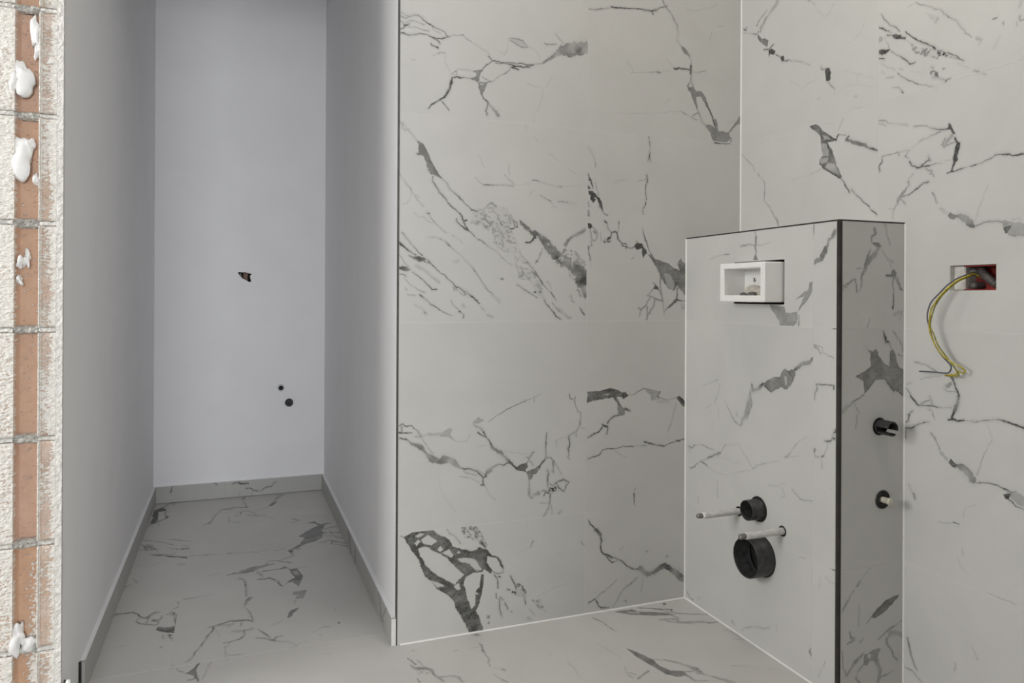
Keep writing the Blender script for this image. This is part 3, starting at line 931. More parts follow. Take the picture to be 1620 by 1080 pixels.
L40 -694,1536,2 -716,1529,2 -734,1518,2
L20 -734,1518,1 -749,1513,1
L35 -616,1547,2 -636,1543,2 -645,1532,2
L65 -644,1530,4 -649,1526,4
S60 -725,1567 -746,1553 -752,1536 -728,1550
S50 -760,1559 -774,1555 -771,1548
L50 -731,1569,2 -737,1566,2
L50 -734,1542,2 -752,1536,2 -757,1533,2 -769,1525,2
L70 -783,1526,2 -770,1524,3 -769,1515,3
L20 -596,1579,5 -619,1574,5
L20 -582,1600,5 -591,1591,5
L15 -670,1577,1 -704,1562,1
S35 -715,1709 -751,1689 -745,1673
L30 -748,1686,2 -751,1681,2
L60 -890,1632,3 -899,1633,3
L30 -913,1617,4 -915,1611,4
L25 -952,1648,8 -950,1639,8
L40 -950,1618,4 -951,1608,4 -959,1608,5
L30 -944,1609,3 -944,1598,3
L10 -893,1567,11 -907,1591,11
L35 -573,1473,5 -598,1465,5 -602,1458,5
L35 -574,1465,4 -596,1451,4
L35 -602,1458,3 -633,1449,2 -663,1439,2
L50 -681,1432,3 -699,1430,3 -720,1424,3 -734,1417,3
L60 -734,1417,3 -747,1410,3 -767,1406,3 -784,1405,3
P70 -779,1422 -785,1414 -794,1394 -797,1388 -789,1391 -785,1402 -777,1408
L35 -787,1387,10 -777,1377,10 -764,1370,10
L40 -771,1384,3 -761,1371,3 -768,1362,3
L40 -768,1365,3 -794,1369,3
L80 -795,1379,4 -799,1371,5 -804,1363,9 -802,1351,12 -799,1340,11 -797,1329,11 -794,1320,7 -789,1309,5 -788,1302,8
L80 -775,1298,3 -788,1301,4 -801,1301,5 -815,1304,4
L40 -815,1304,2 -832,1305,2
L55 -835,1305,3 -850,1306,3
L50 -850,1307,2 -868,1311,2 -883,1315,2 -894,1319,2 -903,1322,2
L70 -903,1322,2 -920,1319,5 -937,1313,4 -953,1313,4 -962,1311,6
L40 -756,1403,3 -737,1400,3 -713,1394,3
L55 -699,1390,3 -710,1394,3
L20 -699,1390,2 -674,1378,2
L50 -583,1373,3 -606,1373,3 -633,1375,3 -637,1366,3
L40 -633,1375,2 -667,1375,2
L50 -583,1373,4 -584,1359,4 -576,1347,4 -576,1332,4
L40 -667,1375,3 -656,1362,3 -665,1353,2
L75 -669,1344,4 -676,1335,4 -692,1325,4
L70 -692,1325,3 -710,1325,3 -727,1325,3
L55 -703,1328,3 -717,1335,3 -727,1339,4 -724,1349,3
L35 -724,1350,4 -731,1337,4
L50 -724,1326,2 -745,1326,2 -761,1325,2
L30 -771,1330,2 -788,1330,2
S45 -717,1321 -738,1314 -741,1293 -724,1307
L35 -717,1318,3 -734,1309,3 -738,1296,3
L25 -682,1312,3 -667,1301,3
L55 -665,1296,4 -667,1282,4
P40 -667,1283 -656,1267 -645,1253 -634,1241 -632,1254 -647,1272
L55 -634,1241,4 -634,1254,4 -645,1256,3 -671,1259,3
L65 -671,1260,3 -693,1273,3 -710,1283,3 -724,1285,3
L40 -630,1239,3 -623,1230,3 -619,1221,3 -619,1204,3
L30 -645,1250,5 -657,1236,5
L30 -627,1229,2 -607,1230,2
L30 -735,1256,5 -742,1247,5 -748,1228,5
L20 -760,1215,9 -775,1200,9
P55 -778,1195 -782,1204 -800,1193 -796,1184 -785,1187
L60 -800,1191,6 -811,1190,14 -823,1185,18 -836,1172,17 -845,1163,8
L35 -848,1163,3 -866,1169,4 -886,1170,4 -904,1171,4 -915,1165,5
L20 -849,1174,2 -857,1201,2 -871,1239,2 -880,1255,2
P30 -915,1170 -937,1166 -963,1158 -963,1134 -932,1136 -915,1151
P65 -915,1151 -921,1156 -935,1158 -931,1147 -922,1141
L50 -917,1161,4 -926,1162,4
L50 -929,1139,2 -946,1135,2 -963,1134,2
L30 -935,1171,2 -951,1171,2 -956,1164,2 -948,1161,2
L35 -688,834,3 -702,832,3 -718,831,3 -735,822,3 -751,817,3
L25 -704,792,2 -715,797,2 -738,801,2 -761,806,2
L65 -789,810,6 -795,800,6 -800,789,5 -803,778,7 -807,768,5
P40 -774,780 -780,791 -792,794 -786,779
L40 -770,777,3 -777,770,2 -801,771,2
L40 -773,786,2 -792,788,2
L85 -809,765,7 -808,754,10 -805,742,10 -800,729,10 -794,718,6 -791,707,5
L85 -780,701,3 -793,704,5 -808,704,4 -823,707,4
L45 -823,706,2 -840,708,2
L60 -840,707,3 -858,710,3
L50 -858,710,2 -880,716,2 -905,723,2
L75 -905,723,2 -919,722,4 -934,719,6 -950,716,5 -965,713,7
L40 -657,767,3 -668,759,3 -675,748,3
L80 -675,746,5 -684,737,5 -697,727,5
L75 -697,727,3 -716,727,3 -735,730,3 -752,728,3
L33 -752,728,2 -768,728,2
L33 -774,731,2 -792,733,2
L50 -709,732,3 -726,740,3 -735,744,3
L30 -730,752,7 -737,739,7 -739,730,7
S50 -721,727 -742,719 -745,699 -729,714
L35 -722,720,2 -739,716,3 -745,698,3
L60 -672,697,5 -670,681,5 -663,676,4
L30 -682,709,4 -668,696,4
L80 -658,660,3 -675,663,3 -692,673,3 -709,682,3 -719,686,3
L50 -719,686,2 -731,688,2
L50 -661,659,6 -662,635,6
L30 -659,776,2 -668,775,2 -678,781,2
L35 -734,661,3 -746,653,3 -754,635,3 -759,624,3
L25 -762,619,8 -778,605,8
P60 -782,598 -790,611 -804,598 -802,589 -793,590
L65 -804,595,5 -814,595,15 -826,591,20 -838,582,20 -847,572,16
L25 -892,672,2 -881,651,2 -870,630,2 -864,610,2 -856,586,2
L10 -880,707,2 -892,677,2
L50 -839,569,7 -850,566,7
L45 -853,566,3 -884,574,3 -906,572,3 -919,569,3
P65 -919,556 -936,563 -932,547 -924,547
L55 -919,569,4 -932,566,4 -949,568,4
L55 -932,547,4 -949,539,4 -966,537,4
P30 -917,571 -940,568 -957,566 -966,562 -966,542 -941,547
L50 -685,501,6 -690,488,6
L20 -671,519,4 -682,503,4
L50 -799,458,4 -811,460,4
L15 -756,448,3 -801,459,3
L15 -821,405,3 -823,388,3
L15 -807,378,3 -821,356,3 -835,350,3
L12 -820,480,3 -830,505,3 -853,516,3
L12 -846,185,4 -860,157,4
L20 -881,322,3 -908,321,3 -938,322,3 -958,314,3
L40 -670,126,6 -679,92,6 -690,68,6 -698,58,7
L30 -662,48,4 -684,49,5 -712,34,5
L20 -805,123,4 -801,105,4
""",
    'S': """
L40 1078,1170,7 1081,1159,7 1068,1151,6
L40 1068,1151,5 1068,1135,5
P50 1068,1133 1091,1136 1101,1125 1086,1122
L55 1091,1120,9 1079,1105,13 1063,1093,13 1051,1077,13 1041,1058,10 1035,1045,6
L50 1063,1116,4 1053,1093,4 1044,1077,4
L40 1036,1043,7 1035,1024,7
L30 1029,1012,4 1036,1024,4
L30 1111,1183,8 1116,1175,8
L35 1116,1175,4 1119,1156,4 1129,1133,4
L25 1101,1121,3 1114,1102,3 1130,1087,3 1135,1073,4
L25 1130,1094,6 1140,1087,6
L60 1143,1048,5 1138,1032,5 1142,1013,5 1143,986,5 1141,969,5
P50 1135,1063 1143,1071 1153,1060 1148,1048 1117,1048 1115,1055 1133,1054
L50 1148,1052,12 1159,1032,9 1167,1019,8 1173,1016,4
L40 973,1015,9 977,1027,8 987,1023,8
L40 985,1027,4 1002,1037,4 1014,1040,4
L50 1015,1042,4 1019,1027,4 1020,1010,4
L20 1021,1069,5 1031,1071,5
L25 1144,952,12 1170,958,12
L30 1164,943,7 1172,954,7
L20 1062,941,3 1055,920,3
L20 1047,875,3 1060,861,3
L80 1109,911,7 1118,885,7 1126,883,6
L60 1126,885,4 1136,865,4
L40 1141,910,4 1160,892,4 1170,876,4 1177,860,4
L50 1160,851,3 1176,845,3
P50 1055,865 1073,861 1085,867 1093,852 1103,835 1129,819 1131,859 1142,865 1149,857 1157,824 1179,809 1179,786 1048,790 1068,824 1065,855
P50 1065,854 1093,849 1113,829 1129,821 1131,852 1149,852 1160,816 1179,812 1179,745 1166,758 1155,760 1145,757 1124,779 1109,791 1098,801 1088,795 1073,777 1048,755 1045,782 1043,789 1018,798 1023,803 1048,812 1068,823
L70 1114,789,6 1122,781,6 1145,758,6
L70 1155,760,6 1176,746,6
L40 1046,751,4 1028,744,4 1009,736,4 994,725,4
L30 974,713,13 989,725,13
L20 1014,734,4 1029,706,4
L20 1024,703,4 1019,669,4
L20 1069,315,3 1051,300,3 1034,283,3
L40 1036,286,8 1025,276,8
L25 1017,266,4 997,246,4
L35 995,243,7 980,220,7
P55 1072,189 1082,203 1102,212 1123,228 1159,233 1169,233 1143,214 1113,195 1087,187
L35 1072,189,3 1059,178,3
L20 1034,229,4 1032,176,4
L35 1002,164,6 1007,150,6 1017,144,7 995,135,6
L25 1047,140,5 1037,134,5
L35 1183,167,4 1154,158,4 1128,148,5 1098,131,5
L30 1133,143,11 1165,136,11 1183,126,12
L35 1139,140,8 1123,127,8 1129,111,7 1144,89,7
L30 1144,89,6 1160,67,6
P40 1052,100 1083,107 1108,107 1098,93 1093,78 1068,79 1060,69 1048,75
C5 1060,101 1075,97 1070,86 1060,88
L40 1047,101,7 1018,84,8 993,57,8
L40 1090,79,11 1103,49,12 1098,27,13
L35 1048,75,7 1028,59,7 1023,45,6 1038,30,5
L30 1109,33,4 1129,37,4 1150,43,4
L30 978,121,4 983,78,4 991,62,4
""",
    'F': """
L25 -343,1183,4 -346,1167,4
L60 -346,1167,6 -346,1154,8 -344,1141,10 -348,1124,4
P50 -345,1124 -356,1101 -334,1102
L60 -278,1146,4 -307,1148,3 -338,1147,3
L30 -353,1145,2 -378,1144,2 -402,1149,2
L25 -127,1115,2 -169,1122,2 -198,1124,2
L40 -204,1125,4 -226,1125,4
P40 -404,973 -464,971 -469,954 -487,953 -511,958 -515,941 -509,925 -487,916 -453,917 -442,935 -423,951
L70 -446,921,3 -458,917,3
L50 -518,947,3 -520,932,3 -516,916,3
P40 -557,1033 -567,1038 -566,1012 -547,985 -534,975 -513,958 -530,985 -539,1000 -504,989 -534,1009 -551,1015
L65 -644,1160,11 -634,1147,12 -623,1141,7 -619,1127,9 -611,1116,16 -603,1107,15 -599,1095,13 -583,1090,13 -569,1085,16
L60 -569,839,7 -561,829,10 -544,823,12 -531,821,11 -519,812,11 -506,806,8
P50 -506,806 -508,787 -493,764 -475,746 -452,750 -434,741 -410,732 -386,742 -381,749 -396,763 -424,774 -447,778 -463,800 -472,803 -479,797
C20 -466,783 -475,781 -475,759 -468,755
L60 -386,745,3 -415,735,3 -438,750,3
L60 -479,797,3 -497,780,4 -488,763,3
L70 -381,751,6 -366,739,11 -352,731,9 -336,729,18 -331,745,5
L50 -326,721,8 -321,700,17 -316,682,19 -309,661,14 -301,646,15 -290,631,11 -280,615,5
L50 -324,721,5 -332,685,5 -324,670,4 -309,640,4
L35 -280,615,4 -258,625,5 -236,643,5
L30 -269,641,4 -263,651,4
L20 -207,681,5 -236,646,5
L20 -161,679,6 -158,664,6
L15 -113,642,3 -137,657,3
L15 -176,652,5 -179,620,5
L15 -184,728,4 -167,679,4
L25 -152,735,3 -172,740,3
L15 -97,711,2 -149,732,2
L35 -571,873,6 -585,864,6 -597,853,6
L35 -577,874,3 -601,869,3 -603,857,3 -640,846,2
L55 -583,774,3 -605,775,3 -640,776,3 -640,766,3
L45 -583,773,5 -585,759,5 -577,749,5 -576,733,5
S90 -634,654 -649,671 -651,640 -632,645
L50 -612,633,3 -630,634,3 -637,643,3
L50 -25,435,4 -45,441,4 -64,456,4 -86,470,4
L55 -86,470,4 -105,469,4 -121,463,4
L40 -96,476,3 -123,488,3
L65 -126,491,6 -150,502,6 -174,511,12 -189,519,4
L35 -189,521,3 -203,538,3 -214,546,3
L15 -214,546,2 -275,559,2 -312,527,3 -338,502,3
L40 -95,525,3 -126,520,3 -156,521,3
L40 -15,507,5 -35,503,4 -54,516,4
L20 -18,504,4 -28,487,4
L20 -51,515,2 -95,525,2
L13 -197,508,2 -226,504,2 -248,501,2 -281,508,2
L13 -121,463,3 -163,452,2 -215,455,2 -270,477,2 -328,497,2
L30 -336,503,2 -358,517,2 -393,530,2
L15 -393,531,2 -445,546,2
L15 -481,566,2 -529,579,2
L40 -467,563,3 -479,565,3
L35 -479,568,3 -498,590,3 -511,605,3
L25 -511,605,2 -528,619,2 -549,633,2
L55 -576,605,8 -575,597,8
L40 -575,597,4 -579,586,3 -595,588,3
L45 -601,591,4 -609,595,4
L25 -611,599,2 -622,619,2 -624,631,2 -634,637,2
L20 -601,582,4 -603,561,4
L40 -616,634,3 -634,637,3
S90 -634,653 -641,666 -651,668 -649,641 -641,640
L20 -172,429,4 -172,378,4
L20 -71,352,5 -75,333,5
L20 -403,472,2 -436,476,2 -468,493,2
L20 -450,479,3 -463,473,3 -468,458,3 -454,448,2
L30 -499,482,3 -517,471,3 -525,464,3 -542,465,2 -571,472,2
L12 -633,518,4 -636,519,4
L20 -249,24,13 -257,20,13
L30 -290,17,2 -305,30,2 -352,52,2 -391,65,2 -410,76,2
L15 -439,93,3 -439,80,3
L15 -595,252,2 -599,286,2
L50 -564,89,3 -564,78,8 -572,71,7
L35 -17,23,6 -26,13,5 -49,12,4
L20 -71,26,2 -90,36,2
L20 -526,313,2 -550,317,2
L20 -615,290,3 -636,284,2 -651,285,2
L20 -618,81,3 -602,47,3 -595,28,3
""",
    'G': """
P75 -773,1671 -747,1705 -723,1670 -725,1646 -754,1639 -744,1507 -754,1465 -773,1457 -766,1546 -773,1581 -772,1629
L70 -746,1696,8 -724,1749,9 -705,1788,11 -685,1812,13
P60 -709,1780 -689,1806 -662,1809 -674,1786 -695,1766
L55 -702,1768,4 -697,1731,4
L55 -724,1637,4 -722,1578,4 -714,1559,6
P60 -718,1561 -703,1547 -710,1510 -718,1529
L60 -716,1513,11 -737,1489,10 -750,1463,9 -768,1440,8 -772,1419,5
L40 -737,1451,3 -734,1413,3
L50 -778,1241,8 -751,1222,8 -719,1200,7 -686,1165,7 -658,1134,6
L50 -675,1211,9 -652,1196,8 -620,1171,8 -591,1154,9
S60 -776,1182 -738,1169 -710,1097 -751,1088
S60 -682,1111 -651,1088 -593,1079 -595,1049 -646,1068
L30 -617,1112,13 -591,1091,13
L70 -725,1037,11 -700,1028,19 -674,1013,16 -648,989,15 -623,977,16 -592,957,13
L50 -672,1023,11 -653,1017,12 -644,1031,8
L35 -768,1112,11 -746,1104,11
L35 -713,1098,4 -706,1059,4
L15 -621,898,28 -593,882,28
L15 -773,937,7 -719,905,7
L15 -710,914,7 -689,939,7
L50 -382,1766,6 -392,1712,6
L50 -390,1693,4 -381,1644,4 -376,1580,4
L60 -376,1580,15 -411,1593,15 -437,1597,15 -464,1577,15 -485,1577,15
L40 -485,1577,7 -506,1509,7 -521,1427,8 -532,1377,18 -552,1369,15
L40 -464,1577,10 -437,1559,10
L50 -400,1512,4 -403,1472,7 -424,1455,12
L35 -424,1512,13 -402,1513,13 -372,1522,13
L35 -452,1449,4 -449,1370,6 -408,1352,13
L35 -373,1461,10 -352,1432,10
L35 -584,974,9 -544,969,9
L50 -534,967,11 -510,962,11
L20 -510,962,6 -461,953,6
L20 -436,950,6 -384,949,6
L55 -454,956,9 -445,953,13 -436,950,9
L50 -449,724,6 -428,730,10 -405,730,16 -388,734,26 -366,757,30
L30 -415,688,5 -399,668,4 -392,637,3
L20 -516,740,5 -473,755,5
L30 -782,872,5 -774,859,5
L25 -764,800,4 -744,769,4
L35 -206,1741,26 -224,1748,26
L45 -210,1743,19 -232,1702,12 -246,1651,9
P60 -280,1563 -259,1628 -235,1632 -241,1612 -262,1566
L30 -280,1558,8 -313,1523,9 -340,1507,10
L40 -366,1508,8 -349,1477,7 -333,1439,7
L50 -371,1449,13 -346,1430,14 -325,1419,14
L40 -325,1419,11 -303,1431,12
L25 -312,1412,9 -287,1382,9 -263,1357,9
L35 -187,1325,14 -164,1290,14
L20 -191,1269,13 -173,1278,13
P55 -183,1070 -162,1100 -138,1140 -110,1173 -91,1189 -101,1222 -133,1241 -102,1253 -81,1207 -50,1211 -31,1212 -66,1187 -75,1146 -86,1121 -81,1091 -70,1076 -88,1066 -93,1020 -124,985 -166,962 -200,924 -239,908 -215,930 -185,969 -169,1015 -159,1044
L55 -76,1132,13 -46,1143,13 -12,1153,13
L50 -86,1079,12 -70,1080,12
L50 -53,1095,4 -50,1066,11 -17,1068,12
L50 -86,1045,12 -62,1036,12 -47,1030,9 -12,982,8
L50 -47,1030,7 -28,987,7
L50 -107,964,12 -91,960,11 -86,972,6
L50 -91,967,10 -73,980,13 -58,968,11
L50 -58,968,5 -69,933,6 -41,917,10 -14,882,9
L50 -59,962,11 -26,934,10 -2,909,10
L50 -35,899,11 -4,881,11
P75 -237,908 -216,912 -216,882 -226,883
L40 -212,922,18 -193,916,18
L50 -226,880,5 -217,853,4 -233,835,8 -263,818,9
L40 -275,811,13 -296,819,13 -310,818,13
L45 -310,818,5 -322,790,5 -298,781,10
L50 -275,805,9 -254,790,9 -233,772,9
L50 -267,814,8 -259,822,8
L25 -284,924,6 -245,935,6
L25 -343,934,5 -301,955,5
L35 -369,943,8 -343,928,8
L15 -431,948,5 -369,937,5
L60 -431,734,10 -410,732,14 -390,740,38 -369,753,37 -348,767,30 -323,774,14 -294,785,8
L60 -332,719,9 -307,720,9 -283,722,9 -258,723,9 -244,718,9
P50 -287,718 -257,744 -244,729 -262,717
L30 -210,706,5 -173,711,5
L45 -352,721,6 -343,677,6
L50 -348,644,9 -328,642,9 -317,648,8
L50 -317,648,6 -298,621,6 -283,598,5
P60 -245,708 -215,708 -206,658 -201,616 -215,591 -260,589 -230,616 -231,657
C35 -226,675 -212,675 -212,630 -226,635
L40 -414,673,6 -398,658,5 -391,637,3
L55 -784,716,11 -773,732,11
L45 -773,732,7 -760,743,7
L40 -783,712,8 -780,701,8
L25 -753,783,5 -742,754,5
L20 -780,860,9 -775,858,9
L65 -787,492,17 -776,496,21 -764,498,12 -750,497,8 -735,497,12 -725,498,9 -713,481,6 -702,454,5 -691,442,10 -679,441,12 -672,458,13 -661,471,16 -650,472,9
L55 -703,446,5 -710,429,3 -699,406,5 -683,396,6
L55 -678,433,3 -678,402,3
L50 -683,396,9 -668,387,9 -650,377,9
S70 -666,429 -653,416 -655,401 -664,409
L50 -653,408,9 -639,419,6 -637,441,4
L50 -650,377,8 -645,382,5 -644,405,4
S75 -628,446 -613,465 -594,434 -592,371 -601,382 -604,422 -620,435
L60 -594,434,4 -595,395,4 -595,349,4
P65 -647,342 -643,363 -624,345 -610,347 -596,346 -594,301 -610,311 -631,322
L50 -634,360,5 -613,345,6 -596,350,6
S75 -612,297 -595,291 -595,249 -608,274
L50 -626,302,2 -621,272,2
L50 -601,537,3 -594,504,3
L40 -607,483,5 -594,495,5
L30 -625,216,5 -621,222,5
L15 -744,263,4 -716,266,4
L45 -585,553,7 -566,550,7 -549,553,7
L20 -547,554,5 -496,561,5
L50 -501,307,6 -487,309,12 -466,317,9 -445,327,11 -430,329,9
L25 -466,306,15 -448,303,15 -436,306,15
L50 -487,306,6 -489,277,5 -502,250,6 -511,211,5 -522,175,3 -532,153,4 -536,129,6 -545,108,6 -553,102,4
L20 -483,293,2 -474,254,2 -468,227,2
L30 -430,189,5 -442,186,6 -456,184,6
L35 -455,161,2 -452,137,2 -452,98,2
L30 -455,161,4 -444,160,4
L40 -447,106,4 -430,97,4
L20 -449,79,8 -444,83,8
L30 -584,95,4 -586,78,4
L40 -575,77,2 -568,57,3 -555,46,4
P55 -552,39 -542,44 -530,60 -523,82 -514,90 -518,73 -523,52 -518,15 -513,-25 -519,-12 -528,19 -539,29
L40 -539,-2,7 -527,-1,6 -520,11,5
L15 -489,81,6 -498,31,6 -507,-11,6
L30 -416,681,5 -398,661,4 -393,643,3
L45 -393,643,6 -392,592,5 -391,543,5 -391,510,5
L60 -380,490,11 -388,472,11 -397,434,6
L55 -396,421,3 -388,392,3 -382,360,3
L60 -382,360,3 -379,326,3 -377,305,3
L60 -377,303,8 -389,318,8 -405,321,12 -424,326,11 -442,329,10 -448,328,8
L40 -408,305,3 -410,282,3
L20 -448,300,11 -442,290,11
L25 -430,251,18 -406,246,18 -381,252,18
L45 -402,249,4 -400,218,4 -409,199,6 -421,191,8
L35 -421,191,6 -438,185,5 -447,174,4
L55 -363,242,4 -354,220,4 -340,192,4 -333,175,4
L50 -370,187,5 -356,178,9 -338,166,9 -321,149,11
L45 -323,157,4 -314,172,6 -298,172,7
L33 -318,148,4 -307,137,4
L25 -306,140,4 -283,128,4 -267,105,3 -260,90,4 -283,90,5
L20 -257,108,4 -233,112,4
L20 -213,164,3 -192,183,4 -178,190,4
L20 -335,254,4 -312,262,4 -292,278,4
L30 -177,191,7 -160,186,7
L20 -132,307,5 -131,302,5
L20 -193,142,6 -189,137,6
P60 -277,297 -271,328 -262,346 -236,358 -243,339 -257,319 -262,300 -272,291
L30 -243,423,5 -245,397,5
P40 -245,490 -202,493 -207,457 -218,428 -236,430 -242,441 -226,459 -247,464
P55 -243,708 -215,698 -202,621 -209,587 -224,531 -239,577 -229,605 -213,620 -234,638
C30 -231,681 -217,676 -215,642 -230,648
P50 -282,582 -273,549 -264,576 -233,606 -222,612 -231,589 -261,575 -280,546 -292,596
L45 -342,699,4 -336,665,4
L45 -351,647,10 -330,639,10 -317,647,10 -298,624,6 -282,582,5
L30 -447,106,5 -432,98,5 -410,96,5
L12 -197,18,4 -174,16,4
L50 231,-14,7 238,-13,7 241,-20,5
L65 226,-70,5 229,-82,7 223,-106,5 222,-127,3
L50 222,-127,3 224,-149,3 224,-166,3 215,-180,3 213,-201,3
L20 197,-90,4 219,-86,4
L20 147,-87,4 161,-86,4
L40 240,-226,7 244,-236,7
L15 220,-215,4 238,-222,4
L15 419,-262,3 423,-290,2 416,-326,2
L15 395,-190,2 393,-204,2
L30 207,-243,4 215,-268,4 228,-294,5
L25 37,-43,7 40,-47,7
L70 12,-79,4 21,-99,4 28,-123,4
L40 38,-101,3 45,-134,3 53,-151,4
L70 14,-123,7 21,-139,14 35,-147,17 52,-155,14 61,-166,12 62,-193,5
S75 19,-148 39,-155 57,-175 42,-182 22,-175
L60 61,-195,5 70,-211,5 76,-232,5
L45 70,-208,8 88,-212,8 106,-215,8 119,-226,6 122,-252,5
L50 15,-197,3 17,-216,3
P50 694,-16 721,-14 754,-18 760,-37 806,-57 849,-81 862,-102 791,-81 734,-52
C20 732,-26 768,-43 761,-55 730,-38
L65 784,-16,6 819,-36,6 843,-54,6
L65 837,-46,6 873,-63,6 867,-76,3
L50 841,-57,6 876,-95,6 915,-114,6 961,-134,6
L30 843,-91,9 858,-121,9
L50 793,-115,3 826,-118,9 852,-131,10 841,-147,11 869,-157,10 907,-169,9 929,-186,7 958,-188,6
L40 813,-129,7 839,-150,7 881,-173,7
L35 942,-239,5 956,-266,5 963,-301,4
L20 927,-297,4 957,-310,4
L55 607,-33,4 615,-44,6 625,-77,4 625,-98,3 632,-135,2
P55 608,-235 624,-269 637,-298 644,-320 644,-361 660,-390 690,-405 686,-426 658,-424 637,-403 629,-361 619,-329 610,-293
L45 644,-320,5 675,-336,7 701,-359,9 715,-383,13 726,-405,18 728,-423,11
L55 686,-426,8 690,-457,5
L40 688,-409,6 714,-414,6
L40 717,-424,10 738,-445,7 750,-462,7 762,-479,12 774,-496,16
L40 694,-458,5 722,-467,5
P30 553,-394 594,-370 609,-365 605,-376 573,-388 555,-403
L25 555,-329,3 540,-368,3 546,-387,4
L30 544,-356,6 562,-376,6
L15 422,-248,4 422,-298,4 418,-331,3
L15 545,-180,3 568,-278,3
L15 911,-473,3 938,-485,3
L15 829,-425,4 867,-443,4
""",
    'K': """
L45 -702,87,6 -709,69,6 -714,50,6
L35 -550,86,5 -527,83,5
L40 -527,83,6 -514,73,6 -511,69,6
L60 -439,67,6 -419,71,6 -403,65,5
L90 -411,70,6 -398,63,6
L65 -398,64,4 -377,64,5 -367,66,4 -366,58,4
L55 -377,39,4 -356,38,4 -340,27,4 -318,20,4
L25 -318,20,6 -297,21,6
L50 -297,26,6 -281,37,6 -254,40,6 -249,53,6 -236,59,6
L25 -345,25,3 -348,6,3
L25 -408,11,3 -405,19,3
""",
    'R': """
L50 844,93,27 842,27,27
L50 808,90,28 783,13,28
L50 670,50,33 669,16,33
L40 180,81,24 164,20,24
L40 194,75,23 151,20,20 110,22,9
L35 73,82,7 111,47,8 137,21,8
L20 268,90,7 180,86,7
""",
}


def seg_dist(px, py, a, b):
    dx, dy = b[0] - a[0], b[1] - a[1]
    t = ((px - a[0]) * dx + (py - a[1]) * dy) / max(dx * dx + dy * dy, 1e-6)
    t = np.clip(t, 0, 1)
    return np.hypot(px - a[0] - t * dx, py - a[1] - t * dy), t


